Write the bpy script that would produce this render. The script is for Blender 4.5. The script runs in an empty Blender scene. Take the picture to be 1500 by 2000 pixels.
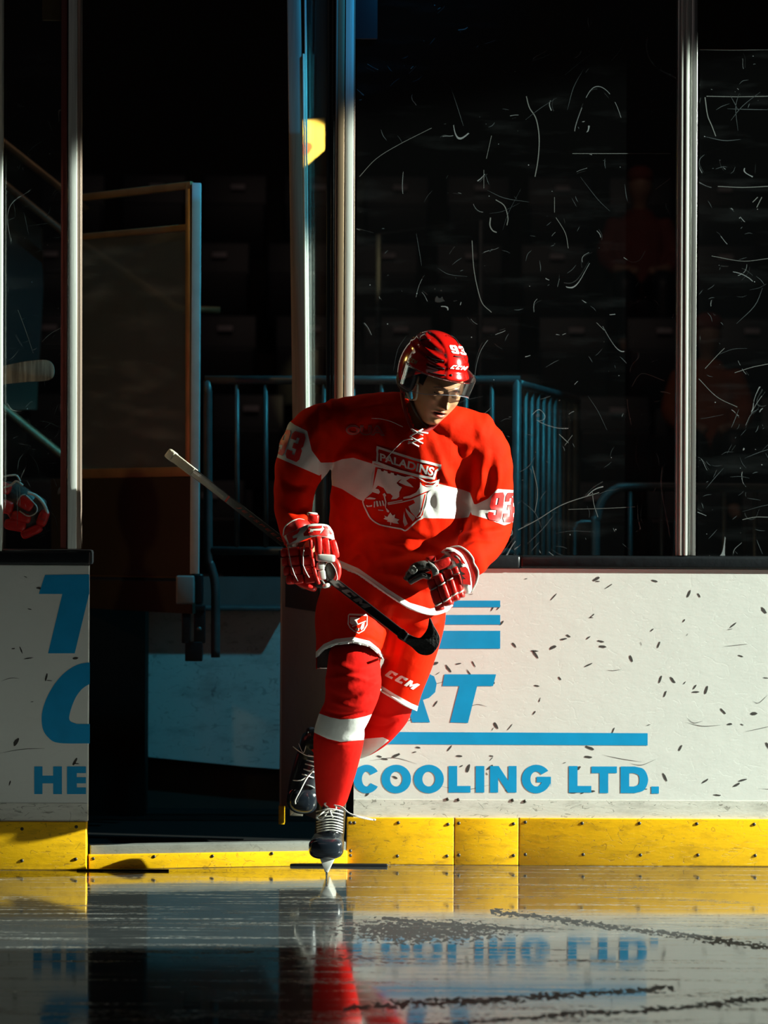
import bpy, bmesh, math, random
import numpy as np
from mathutils import Vector, Matrix
from mathutils.bvhtree import BVHTree
from mathutils.geometry import tessellate_polygon

# ------------------------------------------------------------------ camera, world, lights, exposure
scene = bpy.context.scene
COL = scene.collection
FPX = 6480.0            # focal length in pixels of the 1500x2000 frame
CAM = Vector((0.0, -12.0, 1.367))
ROLL = math.radians(0.3)
RV = Vector((math.cos(ROLL), 0, math.sin(ROLL)))
UV = Vector((-math.sin(ROLL), 0, math.cos(ROLL)))
FV = Vector((0, 1, 0))
cam_data = bpy.data.cameras.new('camera')
cam = bpy.data.objects.new('camera', cam_data)
COL.objects.link(cam)
cam.matrix_world = Matrix(((RV.x, UV.x, 0, CAM.x), (RV.y, UV.y, -1, CAM.y), (RV.z, UV.z, 0, CAM.z), (0, 0, 0, 1)))
cam_data.sensor_fit = 'VERTICAL'
cam_data.sensor_height = 36.0
cam_data.lens = FPX / 2000.0 * 36.0
cam_data.shift_y = -50.0 / 2000.0
cam_data.clip_end = 200
cam_data.dof.use_dof = True
cam_data.dof.focus_distance = 11.45
cam_data.dof.aperture_fstop = 3.2
scene.camera = cam

scene.view_settings.view_transform = 'Standard'
scene.view_settings.look = 'None'
scene.view_settings.gamma = 1.0
scene.view_settings.exposure = 0.0
scene.view_settings.use_curve_mapping = False

world = bpy.data.worlds.new('arena_dark')
scene.world = world
world.use_nodes = True
world.node_tree.nodes['Background'].inputs[0].default_value = (0.75, 0.85, 1.0, 1)
world.node_tree.nodes['Background'].inputs[1].default_value = 0.004

def spot(name, loc, target, watts, color, cone, blend=0.15, size=0.1):
    d = bpy.data.lights.new(name, 'SPOT')
    d.energy = watts; d.color = color; d.spot_size = math.radians(cone); d.spot_blend = blend; d.shadow_soft_size = size
    o = bpy.data.objects.new(name, d); COL.objects.link(o)
    o.location = loc
    o.rotation_euler = (Vector(target) - Vector(loc)).to_track_quat('-Z', 'Y').to_euler()
    return o

AZ, EL = math.radians(82), math.radians(20)
LDIR = Vector((math.sin(AZ) * math.cos(EL), -math.cos(AZ) * math.cos(EL), math.sin(EL)))
KEY_T = Vector((0.25, -0.45, 0.95))
key = spot('key_spotlight', KEY_T + LDIR * 15, KEY_T, 42000, (0.90, 1.0, 0.88), 14.5, 0.12, 0.05)
amber = spot('amber_spotlight', (-6.5, -3.0, 5.2), (-0.6, 2.0, 1.9), 170, (1.0, 0.62, 0.2), 24, 0.5, 0.15)
cyan = spot('cyan_spotlight', (1.7, 0.55, 4.6), (-0.55, 1.8, 1.0), 480, (0.07, 0.62, 0.85), 50, 0.3, 0.05)
bluetop = spot('blue_spotlight', (3.0, -4.5, 6.5), (0.0, 0.0, 3.55), 700, (0.02, 0.45, 1.0), 13, 0.6, 0.05)
std = bpy.data.lights.new('stands_fill', 'AREA'); std.size = 3; std.energy = 14; std.color = (1.0, 0.72, 0.6)  # weak fill added so the seat plates show in the stands
stdo = bpy.data.objects.new('stands_fill', std); COL.objects.link(stdo); stdo.location = (0.5, 3.2, 6.5)
stdo.rotation_euler = (Vector((0.5, 8.5, 1.8)) - stdo.location).to_track_quat('-Z', 'Y').to_euler()
rim = spot('amber_bench_lamp', (-2.5, 1.0, 2.7), (0.15, -0.55, 1.7), 26, (1.0, 0.58, 0.12), 30, 0.4, 0.12)
fill_d = bpy.data.lights.new('arena_fill', 'AREA')
fill_d.shape = 'RECTANGLE'; fill_d.size = 6; fill_d.size_y = 3; fill_d.energy = 11; fill_d.color = (1.0, 0.86, 0.82)
fill = bpy.data.objects.new('arena_fill', fill_d); COL.objects.link(fill)
fill.location = (-3.0, -9.0, 8.5)
fill.rotation_euler = (Vector((0, -0.5, 0.8)) - fill.location).to_track_quat('-Z', 'Y').to_euler()

# ------------------------------------------------------------------ helpers
def P(px, py, Y=0.0):
    """world point seen at pixel (px,py) of the 1500x2000 photograph on the plane y = Y"""
    px, py, Y = float(px), float(py), float(Y); d = Y - CAM.y
    return CAM + d * (FV + RV * ((px - 750.0) / FPX) + UV * ((950.0 - py) / FPX))
def toPx(v):
    d = v[1] - CAM.y
    dx = v[0] - CAM.x; dz = v[2] - CAM.z
    u = dx * RV.x + dz * RV.z; w = dx * UV.x + dz * UV.z
    return 750 + FPX * u / d, 950 - FPX * w / d
def M(npx, Y=0.0):
    return npx * (Y + 12.0) / FPX

def newobj(name, verts, faces, mats, parent=None, smooth=True, midx=None):
    me = bpy.data.meshes.new(name)
    me.from_pydata([tuple(map(float, v)) for v in verts], [], faces)
    me.update()
    if not isinstance(mats, (list, tuple)): mats = [mats]
    for m in mats: me.materials.append(m)
    if midx is not None: me.polygons.foreach_set('material_index', np.array(midx, dtype=np.int32))
    me.polygons.foreach_set('use_smooth', np.full(len(me.polygons), smooth))
    o = bpy.data.objects.new(name, me); COL.objects.link(o)
    if parent: par(o, parent)
    return o
def par(o, parent):
    w = world_of(o)
    o.parent = parent
    o.matrix_parent_inverse = Matrix.Identity(4)
    o.matrix_basis = world_of(parent).inverted() @ w
def world_of(o):
    b = o.matrix_basis.copy()
    return b if o.parent is None else world_of(o.parent) @ o.matrix_parent_inverse @ b
def tag(o, label=None, cat=None, group=None, kind=None):
    if label: o['label'] = label
    if cat: o['category'] = cat
    if group: o['group'] = group
    if kind: o['kind'] = kind
    return o
def thing(name, loc, label, cat, group=None, rot=None):
    o = bpy.data.objects.new(name, None); COL.objects.link(o)
    o.empty_display_size = 0.1
    o.location = loc
    if rot: o.rotation_euler = rot
    return tag(o, label, cat, group)

class G:
    """collects geometry for ONE mesh object"""
    def __init__(s): s.v = []; s.f = []; s.m = []
    def add(s, verts, faces, mi=0):
        b = len(s.v); s.v += [tuple(map(float, v)) for v in verts]
        s.f += [tuple(i + b for i in f) for f in faces]; s.m += [mi] * len(faces)
        return s
    def box(s, c, size, R=None, mi=0, bev=0.0):
        hx, hy, hz = [x / 2 for x in size]
        if bev <= 0:
            V = [Vector((x, y, z)) for x in (-hx, hx) for y in (-hy, hy) for z in (-hz, hz)]
            F = [(0, 1, 3, 2), (4, 6, 7, 5), (0, 4, 5, 1), (2, 3, 7, 6), (0, 2, 6, 4), (1, 5, 7, 3)]
        else:
            bm = bmesh.new(); bmesh.ops.create_cube(bm, size=1.0)
            for v in bm.verts: v.co = Vector((v.co.x * size[0], v.co.y * size[1], v.co.z * size[2]))
            bmesh.ops.bevel(bm, geom=bm.edges[:], offset=min(bev, min(size) * 0.45), segments=2, profile=0.6, affect='EDGES')
            bm.verts.ensure_lookup_table()
            for i, v in enumerate(bm.verts): v.index = i
            V = [v.co.copy() for v in bm.verts]; F = [tuple(v.index for v in f.verts) for f in bm.faces]; bm.free()
        c = Vector(c)
        if R is not None: V = [R @ v for v in V]
        return s.add([c + v for v in V], F, mi)
    def span(s, a, b, mi=0, bev=0.0):
        """axis aligned box from corner a to corner b"""
        a, b = Vector(a), Vector(b)
        return s.box((a + b) / 2, [abs(x) for x in (b - a)], None, mi, bev)
    def tube(s, pts, r, n=10, mi=0, flat=1.0, up=None, closed=False, square=False):
        pts = [Vector(p) for p in pts]; K = len(pts)
        rr = r if isinstance(r, (list, tuple)) else [r] * K
        prev = None; V = []; F = []
        for i, p in enumerate(pts):
            if closed: t = (pts[(i + 1) % K] - pts[i - 1])
            else: t = pts[min(i + 1, K - 1)] - pts[max(i - 1, 0)]
            if t.length < 1e-9: t = Vector((0, 0, 1))
            t.normalize()
            if prev is None:
                a = Vector(up) if up is not None else (Vector((0, 0, 1)) if abs(t.z) < 0.9 else Vector((0, 1, 0)))
            else: a = prev
            a = (a - t * a.dot(t)).normalized(); prev = a if up is None else Vector(up)
            b = t.cross(a)
            for k in range(n):
                w = 2 * math.pi * (k + (0.5 if square else 0)) / n
                V.append(p + a * math.cos(w) * rr[i] * flat + b * math.sin(w) * rr[i])
        rng = K if closed else K - 1
        for i in range(rng):
            j = (i + 1) % K
            for k in range(n):
                F.append((i * n + k, i * n + (k + 1) % n, j * n + (k + 1) % n, j * n + k))
        if not closed:
            F.append(tuple(range(n))[::-1]); F.append(tuple((K - 1) * n + k for k in range(n)))
        return s.add(V, F, mi)
    def sup(s, c, half, R=None, e1=0.5, e2=0.5, nu=20, nv=12, mi=0):
        """superellipsoid (rounded pad)"""
        def pw(x, e): return math.copysign(abs(x) ** e, x)
        V = []; F = []
        for i in range(nv + 1):
            ph = -math.pi / 2 + math.pi * i / nv
            for k in range(nu):
                th = 2 * math.pi * k / nu
                V.append(Vector((half[0] * pw(math.cos(ph), e1) * pw(math.cos(th), e2), half[1] * pw(math.cos(ph), e1) * pw(math.sin(th), e2), half[2] * pw(math.sin(ph), e1))))
        for i in range(nv):
            for k in range(nu):
                F.append((i * nu + k, i * nu + (k + 1) % nu, (i + 1) * nu + (k + 1) % nu, (i + 1) * nu + k))
        c = Vector(c)
        if R is not None: V = [R @ v for v in V]
        return s.add([c + v for v in V], F, mi)
    def prism(s, pts, n, mi=0):
        """polygon (list of points) extruded by vector n"""
        pts = [Vector(p) for p in pts]; n = Vector(n); K = len(pts)
        tris = tessellate_polygon([pts])
        V = pts + [p + n for p in pts]
        F = [tuple(t) for t in tris] + [tuple(i + K for i in t)[::-1] for t in tris]
        F += [(i, (i + 1) % K, (i + 1) % K + K, i + K) for i in range(K)]
        return s.add(V, F, mi)
    def build(s, name, mats, parent=None, smooth=True, bevel=0.0):
        o = newobj(name, s.v, s.f, mats, parent, smooth, s.m)
        fixn(o)
        if bevel > 0:
            b = o.modifiers.new('bevel', 'BEVEL'); b.width = bevel; b.segments = 2; b.limit_method = 'ANGLE'; b.angle_limit = math.radians(40)
            o.data.polygons.foreach_set('use_smooth', np.full(len(o.data.polygons), True))
        return o
def fixn(o):
    bm = bmesh.new(); bm.from_mesh(o.data); bmesh.ops.recalc_face_normals(bm, faces=bm.faces[:]); bm.to_mesh(o.data); bm.free()
def flat(o):
    o.data.polygons.foreach_set('use_smooth', np.full(len(o.data.polygons), False)); return o

def smoothcurve(pts, n=8, closed=False):
    """Catmull-Rom through points (any dimension)"""
    A = np.array([tuple(p) for p in pts], float); K = len(A); out = []
    rng = K if closed else K - 1
    for i in range(rng):
        p0 = A[(i - 1) % K] if closed or i > 0 else 2 * A[0] - A[1]
        p1 = A[i]; p2 = A[(i + 1) % K]
        p3 = A[(i + 2) % K] if closed or i + 2 < K else 2 * A[-1] - A[-2]
        for k in range(n):
            t = k / n
            out.append(0.5 * ((2 * p1) + (p2 - p0) * t + (2 * p0 - 5 * p1 + 4 * p2 - p3) * t * t + (3 * p1 - p0 - 3 * p2 + p3) * t ** 3))
    if not closed: out.append(A[-1])
    return out

def frame_img(Y, ang=0.0, yaw=0.0, pitch=0.0):
    """rotation whose x axis lies along image angle 'ang' (deg, clockwise on the picture), z up in picture, y away"""
    R = Matrix.Rotation(math.radians(ang), 3, 'Y') @ Matrix.Rotation(math.radians(yaw), 3, 'Z') @ Matrix.Rotation(math.radians(pitch), 3, 'X')
    return R

# evaluated remesh -> numpy
def chain(G_, pts, n=20, sub=5):
    """sweep of ellipses. pts: (px, py, Y, halfwidth_px, halfdepth_m or None). cross sections perpendicular to the path"""
    C = []
    for p in pts:
        c = P(p[0], p[1], p[2]); rw = M(p[3], p[2]); rd = p[4] if len(p) > 4 and p[4] else rw
        C.append((c.x, c.y, c.z, rw, rd))
    _sweep(G_, C, n, sub)
def chainw(G_, pts, n=14, sub=4):
    _sweep(G_, [tuple(p) + ((p[3],) if len(p) < 5 else ()) for p in pts], n, sub)
def _sweep(G_, C, n, sub):
    C = smoothcurve(C, sub); K = len(C)
    pos = [Vector(c[:3]) for c in C]
    # round caps
    def ringset():
        out = []
        t0 = (pos[0] - pos[1]).normalized(); t1 = (pos[-1] - pos[-2]).normalized()
        r0 = min(C[0][3], C[0][4]); r1 = min(C[-1][3], C[-1][4])
        for a in (85, 60, 30):
            w = math.radians(a); out.append((pos[0] + t0 * r0 * 0.6 * math.sin(w), C[0][3] * math.cos(w), C[0][4] * math.cos(w)))
        for i in range(K): out.append((pos[i], C[i][3], C[i][4]))
        for a in (30, 60, 85):
            w = math.radians(a); out.append((pos[-1] + t1 * r1 * 0.6 * math.sin(w), C[-1][3] * math.cos(w), C[-1][4] * math.cos(w)))
        return out
    R = ringset(); V = []; F = []
    for i, (p, rw, rd) in enumerate(R):
        t = R[min(i + 1, len(R) - 1)][0] - R[max(i - 1, 0)][0]; t.normalize()
        b = t.cross(Vector((0, 1, 0)))
        if b.length < 0.25: b = Vector((1, 0, 0)) - t * t.x
        b.normalize(); a = b.cross(t).normalized()
        for k in range(n):
            w = 2 * math.pi * k / n
            V.append(p + b * math.cos(w) * max(rw, 1e-4) + a * math.sin(w) * max(rd, 1e-4))
    for i in range(len(R) - 1):
        for k in range(n): F.append((i * n + k, i * n + (k + 1) % n, (i + 1) * n + (k + 1) % n, (i + 1) * n + k))
    F.append(tuple(range(n))[::-1]); F.append(tuple((len(R) - 1) * n + k for k in range(n)))
    G_.add(V, F)
def remesh(G_, voxel, smooth_it=6, fac=0.6):
    me = bpy.data.meshes.new('tmp'); me.from_pydata(G_.v, [], G_.f); me.update()
    o = bpy.data.objects.new('tmp', me); COL.objects.link(o); fixn(o)
    r = o.modifiers.new('r', 'REMESH'); r.mode = 'VOXEL'; r.voxel_size = voxel; r.adaptivity = 0
    if smooth_it:
        s = o.modifiers.new('s', 'SMOOTH'); s.iterations = smooth_it; s.factor = fac
    dg = bpy.context.evaluated_depsgraph_get(); dg.update()
    ev = o.evaluated_get(dg); m2 = ev.to_mesh()
    V = np.empty(len(m2.vertices) * 3); m2.vertices.foreach_get('co', V); V = V.reshape(-1, 3).copy()
    N = np.empty(len(m2.vertices) * 3); m2.vertices.foreach_get('normal', N); N = N.reshape(-1, 3).copy()
    F = [tuple(p.vertices) for p in m2.polygons]
    ev.to_mesh_clear(); bpy.data.objects.remove(o); bpy.data.meshes.remove(me)
    return V, N, F
def npPx(V):
    d = V[:, 1] + 12.0; dx = V[:, 0]; dz = V[:, 2] - CAM.z
    u = dx * RV.x + dz * RV.z; w = dx * UV.x + dz * UV.z
    return 750 + FPX * u / d, 950 - FPX * w / d
def polysd(x, y, poly):
    """signed distance (px), positive inside"""
    P_ = np.array(poly, float); n = len(P_); best = np.full(x.shape, 1e9); ins = np.zeros(x.shape, bool)
    for i in range(n):
        a = P_[i]; b = P_[(i + 1) % n]; e = b - a
        t = np.clip(((x - a[0]) * e[0] + (y - a[1]) * e[1]) / (e @ e + 1e-12), 0, 1)
        dx = x - (a[0] + t * e[0]); dy = y - (a[1] + t * e[1]); best = np.minimum(best, np.hypot(dx, dy))
        c = ((a[1] > y) != (b[1] > y)) & (x < (b[0] - a[0]) * (y - a[1]) / (b[1] - a[1] + 1e-12) + a[0]); ins ^= c
    return np.where(ins, best, -best)
def seg_dist(V, a, b):
    a = np.array(a); b = np.array(b); e = b - a
    t = np.clip((V - a) @ e / (e @ e), 0, 1)
    return np.linalg.norm(V - (a + t[:, None] * e), axis=1), t
def fold(V, N, pts, width, amp, front=True):
    """press or raise a soft ridge along a pixel polyline; pts (px,py,width_scale?) measured on the picture"""
    x, y = npPx(V); best = np.full(x.shape, 1e9); tt = np.zeros(x.shape)
    A = np.array(smoothcurve(pts, 6)); n = len(A)
    for i in range(n - 1):
        a, b = A[i], A[i + 1]; e = b - a
        t = np.clip(((x - a[0]) * e[0] + (y - a[1]) * e[1]) / (e @ e + 1e-12), 0, 1)
        d = np.hypot(x - a[0] - t * e[0], y - a[1] - t * e[1])
        m = d < best; best[m] = d[m]; tt[m] = (i + t[m]) / (n - 1)
    w = np.exp(-(best / width) ** 2) * (np.sin(np.pi * np.clip(tt, 0.04, 0.96)) ** 0.5)
    if front: w = w * (N[:, 1] < 0.25)
    return V + N * (w * amp)[:, None]
def setattr_f(o, name, arr):
    a = o.data.attributes.new(name, 'FLOAT', 'POINT'); a.data.foreach_set('value', np.ascontiguousarray(arr, dtype=np.float32))
def setattr_c(o, name, arr):
    a = o.data.color_attributes.new(name, 'FLOAT_COLOR', 'POINT')
    c = np.ones((len(arr), 4), dtype=np.float32); c[:, :3] = arr; a.data.foreach_set('color', c.ravel())
def bvh_of(objs):
    V = []; F = []
    for o in objs:
        wm = world_of(o); b = len(V)
        V += [wm @ v.co for v in o.data.vertices]; F += [tuple(i + b for i in p.vertices) for p in o.data.polygons]
    return BVHTree.FromPolygons(V, F)
def onsurf(bvh, px, py, lift=0.0012, back=None):
    d = (P(px, py, 0) - CAM).normalized()
    h = bvh.ray_cast(CAM, d)
    if h[0] is None:
        return P(px, py, back) if back is not None else None
    n = h[1]
    if n.dot(d) > 0: n = -n
    return h[0] + n * lift * 0.6 - d * lift * 0.6

# ------------------------------------------------------------------ lettering
def text2d(body, bold=0.03, shear=0.0, space=1.0):
    cu = bpy.data.curves.new('t', 'FONT'); cu.body = body; cu.offset = bold; cu.shear = shear; cu.space_character = space
    cu.resolution_u = 6; cu.fill_mode = 'FRONT'
    return _curve2mesh(cu)
def poly2d(polys):
    """closed outlines (even-odd holes) -> filled 2d mesh, y up is -py"""
    cu = bpy.data.curves.new('p', 'CURVE'); cu.dimensions = '2D'; cu.fill_mode = 'BOTH'
    for pl in polys:
        sp = cu.splines.new('POLY'); sp.points.add(len(pl) - 1); sp.use_cyclic_u = True
        for i, q in enumerate(pl): sp.points[i].co = (q[0], q[1], 0, 1)
    return _curve2mesh(cu)
def _curve2mesh(cu):
    o = bpy.data.objects.new('t', cu); COL.objects.link(o)
    dg = bpy.context.evaluated_depsgraph_get(); dg.update(); ev = o.evaluated_get(dg); m = ev.to_mesh()
    V = [(v.co.x, v.co.y) for v in m.vertices]; F = [tuple(p.vertices) for p in m.polygons]
    ev.to_mesh_clear(); bpy.data.objects.remove(o); bpy.data.curves.remove(cu)
    return V, F
def norm2d(vf):
    V, F = vf; A = np.array(V); lo = A.min(0); hi = A.max(0)
    return [tuple((v - lo) / (hi - lo)) for v in A], F
def gridcut(vf, step):
    """cut a flat mesh by a grid so that it can follow a curved surface"""
    V, F = vf; bm = bmesh.new(); vs = [bm.verts.new((v[0], v[1], 0)) for v in V]
    for f in F:
        try: bm.faces.new([vs[i] for i in f])
        except ValueError: pass
    A = np.array(V); lo = A.min(0); hi = A.max(0)
    for ax in (0, 1):
        k = lo[ax] + step
        while k < hi[ax]:
            co = [0, 0, 0]; co[ax] = k; no = [0, 0, 0]; no[ax] = 1
            bmesh.ops.bisect_plane(bm, geom=bm.verts[:] + bm.edges[:] + bm.faces[:], plane_co=co, plane_no=no, dist=1e-6)
            k += step
    bmesh.ops.triangulate(bm, faces=[f for f in bm.faces if len(f.verts) > 4])
    bm.verts.ensure_lookup_table()
    for i, v in enumerate(bm.verts): v.index = i
    V2 = [(v.co.x, v.co.y) for v in bm.verts]; F2 = [tuple(v.index for v in f.verts) for f in bm.faces]; bm.free()
    return V2, F2
def quadmap(vf, q):
    """unit square -> picture quad (TL, TR, BR, BL)"""
    TL, TR, BR, BL = [np.array(p, float) for p in q]; out = []
    for u, v in vf[0]:
        t = TL + (TR - TL) * u; b = BL + (BR - BL) * u; out.append(tuple(b + (t - b) * v))
    return out, vf[1]
def decal(bvh, vf, name, m, parent, lift=0.0012, step=3.0, mapper=None):
    """print a flat outline (in picture pixels) on the cloth it belongs to"""
    V, F = gridcut(vf, step)
    if mapper: V = [mapper(v) for v in V]
    pts = [onsurf(bvh, v[0], v[1], lift) for v in V]
    ok = [p is not None for p in pts]; use = []
    for f in F:
        if not all(ok[i] for i in f): continue
        ds = [pts[i].y for i in f]
        if max(ds) - min(ds) > 0.03: continue
        use.append(f)
    keep = sorted({i for f in use for i in f}); re = {k: i for i, k in enumerate(keep)}
    if not keep: print('EMPTY DECAL', name); return None
    return newobj(name, [pts[k] for k in keep], [tuple(re[i] for i in f) for f in use], m, parent, True)
def lines2d(pl, w, closed=False):
    """thick polyline outline as quads"""
    A = [np.array(p, float) for p in pl]; n = len(A); L = []; R = []
    for i in range(n):
        a = A[(i - 1) % n] if (closed or i > 0) else A[i]; b = A[(i + 1) % n] if (closed or i < n - 1) else A[i]
        t = (b - a); t = t / (np.linalg.norm(t) + 1e-9); nn = np.array((-t[1], t[0]))
        ww = w[i] if isinstance(w, (list, tuple)) else w
        L.append(A[i] + nn * ww / 2); R.append(A[i] - nn * ww / 2)
    V = [tuple(p) for p in L] + [tuple(p) for p in R]
    F = [(i, (i + 1) % n, (i + 1) % n + n, i + n) for i in range(n if closed else n - 1)]
    return V, F
def merge2d(*vfs):
    V = []; F = []
    for v, f in vfs:
        b = len(V); V += list(v); F += [tuple(i + b for i in x) for x in f]
    return V, F
def flatprint(vf, fn, name, m, parent, offset):
    return newobj(name, [fn(*v) + offset for v in vf[0]], vf[1], m, parent, False)
# block italic letters C C M as outlines in a unit box (x right, y up)
def _C(x0, w, sl):
    h = 0.30
    pts = [(0.10, 0), (0.92, 0), (0.86, 0.30), (0.62, 0.30), (0.60, 0.26), (0.40, 0.26), (0.44, 0.74), (0.64, 0.74), (0.66, 0.62), (0.96, 0.62), (0.98, 1.0), (0.20, 1.0), (0.08, 0.86), (0.0, 0.14)]
    return [(x0 + (p[0] * w) + sl * p[1], p[1]) for p in pts]
def _Mm(x0, w, sl):
    pts = [(0, 0), (0.30, 0), (0.30, 0.55), (0.44, 0.18), (0.56, 0.18), (0.70, 0.55), (0.70, 0), (1.0, 0), (1.0, 1.0), (0.72, 1.0), (0.5, 0.55), (0.28, 1.0), (0, 1.0)]
    return [(x0 + (p[0] * w) + sl * p[1], p[1]) for p in pts]
def digit2d(ch):
    if ch == '9': return poly2d([[(.15, 0), (.85, 0), (1, .12), (1, .88), (.85, 1), (.15, 1), (0, .88), (0, .50), (.15, .38), (.60, .38), (.60, .20), (.40, .20), (.40, .28), (0, .28), (0, .12)], [(.40, .57), (.60, .57), (.60, .81), (.40, .81)]])
    return poly2d([[(.15, 0), (.85, 0), (1, .12), (1, .42), (.90, .5), (1, .58), (1, .88), (.85, 1), (.15, 1), (0, .88), (0, .70), (.40, .70), (.40, .81), (.60, .81), (.60, .60), (.3, .60), (.3, .41), (.60, .41), (.60, .20), (.40, .20), (.40, .30), (0, .30), (0, .12)]])
def ccm2d(sl=0.10):
    return norm2d(poly2d([_C(0, 0.30, sl), _C(0.36, 0.30, sl), _Mm(0.72, 0.34, sl)]))

# ------------------------------------------------------------------ materials
def nodes_of(name):
    m = bpy.data.materials.new(name); m.use_nodes = True; nt = m.node_tree
    return m, nt, nt.nodes['Principled BSDF'], nt.nodes['Material Output']
def N_(nt, t, **kw):
    n = nt.nodes.new(t)
    for k, v in kw.items(): setattr(n, k, v)
    return n
def mat(name, col, rough=0.6, metal=0.0, var=0.08, vscale=12, bump=0.0, bscale=60, spec=0.5, coat=0.0, sheen=0.0, stretch=None, col2=None, lo=0.35, hi=0.65):
    m, nt, b, out = nodes_of(name)
    tc = N_(nt, 'ShaderNodeTexCoord'); mp = N_(nt, 'ShaderNodeMapping'); nt.links.new(tc.outputs['Object'], mp.inputs['Vector'])
    if stretch: mp.inputs['Scale'].default_value = stretch
    no = N_(nt, 'ShaderNodeTexNoise'); no.inputs['Scale'].default_value = vscale; no.inputs['Detail'].default_value = 5
    nt.links.new(mp.outputs[0], no.inputs['Vector'])
    rp = N_(nt, 'ShaderNodeValToRGB'); c = Vector(col)
    rp.color_ramp.elements[0].position = lo; rp.color_ramp.elements[1].position = hi
    rp.color_ramp.elements[0].color = (*(col2 if col2 else c * (1 - var)), 1); rp.color_ramp.elements[1].color = (*(c if col2 else c * (1 + var)), 1)
    nt.links.new(no.outputs['Fac'], rp.inputs['Fac']); nt.links.new(rp.outputs[0], b.inputs['Base Color'])
    b.inputs['Roughness'].default_value = rough; b.inputs['Metallic'].default_value = metal
    b.inputs['Specular IOR Level'].default_value = spec; b.inputs['Coat Weight'].default_value = coat
    b.inputs['Sheen Weight'].default_value = sheen
    if bump:
        n2 = N_(nt, 'ShaderNodeTexNoise'); n2.inputs['Scale'].default_value = bscale; n2.inputs['Detail'].default_value = 6
        nt.links.new(mp.outputs[0], n2.inputs['Vector'])
        bp = N_(nt, 'ShaderNodeBump'); bp.inputs['Strength'].default_value = bump; bp.inputs['Distance'].default_value = 0.01
        nt.links.new(n2.outputs['Fac'], bp.inputs['Height']); nt.links.new(bp.outputs[0], b.inputs['Normal'])
    return m
def math_(nt, op, a, b=None, c=None):
    n = N_(nt, 'ShaderNodeMath', operation=op)
    for i, x in enumerate((a, b, c)):
        if x is None: continue
        if hasattr(x, 'links') or hasattr(x, 'is_linked'): nt.links.new(x, n.inputs[i])
        else: n.inputs[i].default_value = x
    return n.outputs[0]
def mixc(nt, f, a, b):
    n = N_(nt, 'ShaderNodeMix', data_type='RGBA')
    for i, x in ((0, f), (6, a), (7, b)):
        if hasattr(x, 'is_linked'): nt.links.new(x, n.inputs[i])
        else: n.inputs[i].default_value = x if i == 0 else (*x, 1)
    return n.outputs[2]
def cloth2(name, red, white, attr='band', rough=0.75):
    """dyed cloth whose white stripe follows the surface attribute"""
    m, nt, b, out = nodes_of(name)
    at = N_(nt, 'ShaderNodeAttribute', attribute_name=attr)
    f = math_(nt, 'GREATER_THAN', at.outputs['Fac'], 0.0)
    tc = N_(nt, 'ShaderNodeTexCoord'); no = N_(nt, 'ShaderNodeTexNoise'); no.inputs['Scale'].default_value = 22; nt.links.new(tc.outputs['Object'], no.inputs['Vector'])
    r = mixc(nt, no.outputs['Fac'], tuple(x * 0.88 for x in red), red)
    w = mixc(nt, no.outputs['Fac'], tuple(x * 0.92 for x in white), white)
    nt.links.new(mixc(nt, f, r, w), b.inputs['Base Color'])
    b.inputs['Roughness'].default_value = rough; b.inputs['Specular IOR Level'].default_value = 0.04
    n2 = N_(nt, 'ShaderNodeTexNoise'); n2.inputs['Scale'].default_value = 16; n2.inputs['Detail'].default_value = 3; nt.links.new(tc.outputs['Object'], n2.inputs['Vector'])
    n3 = N_(nt, 'ShaderNodeTexNoise'); n3.inputs['Scale'].default_value = 700; nt.links.new(tc.outputs['Object'], n3.inputs['Vector'])
    h = math_(nt, 'ADD', n2.outputs['Fac'], math_(nt, 'MULTIPLY', n3.outputs['Fac'], 0.06))
    bp = N_(nt, 'ShaderNodeBump'); bp.inputs['Strength'].default_value = 0.35; bp.inputs['Distance'].default_value = 0.012
    nt.links.new(h, bp.inputs['Height']); nt.links.new(bp.outputs[0], b.inputs['Normal'])
    return m
def scratch_mask(nt, vec, scale=3.0, thin=0.004, lo=0.55):
    n1 = N_(nt, 'ShaderNodeTexNoise'); n1.inputs['Scale'].default_value = scale; n1.inputs['Detail'].default_value = 1.0; nt.links.new(vec, n1.inputs['Vector'])
    d = math_(nt, 'ABSOLUTE', math_(nt, 'SUBTRACT', n1.outputs['Fac'], 0.5))
    line = math_(nt, 'LESS_THAN', d, thin)
    n2 = N_(nt, 'ShaderNodeTexNoise'); n2.inputs['Scale'].default_value = scale * 2.3; n2.inputs['Detail'].default_value = 2; nt.links.new(vec, n2.inputs['Vector'])
    return math_(nt, 'MULTIPLY', line, math_(nt, 'GREATER_THAN', n2.outputs['Fac'], lo))
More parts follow.
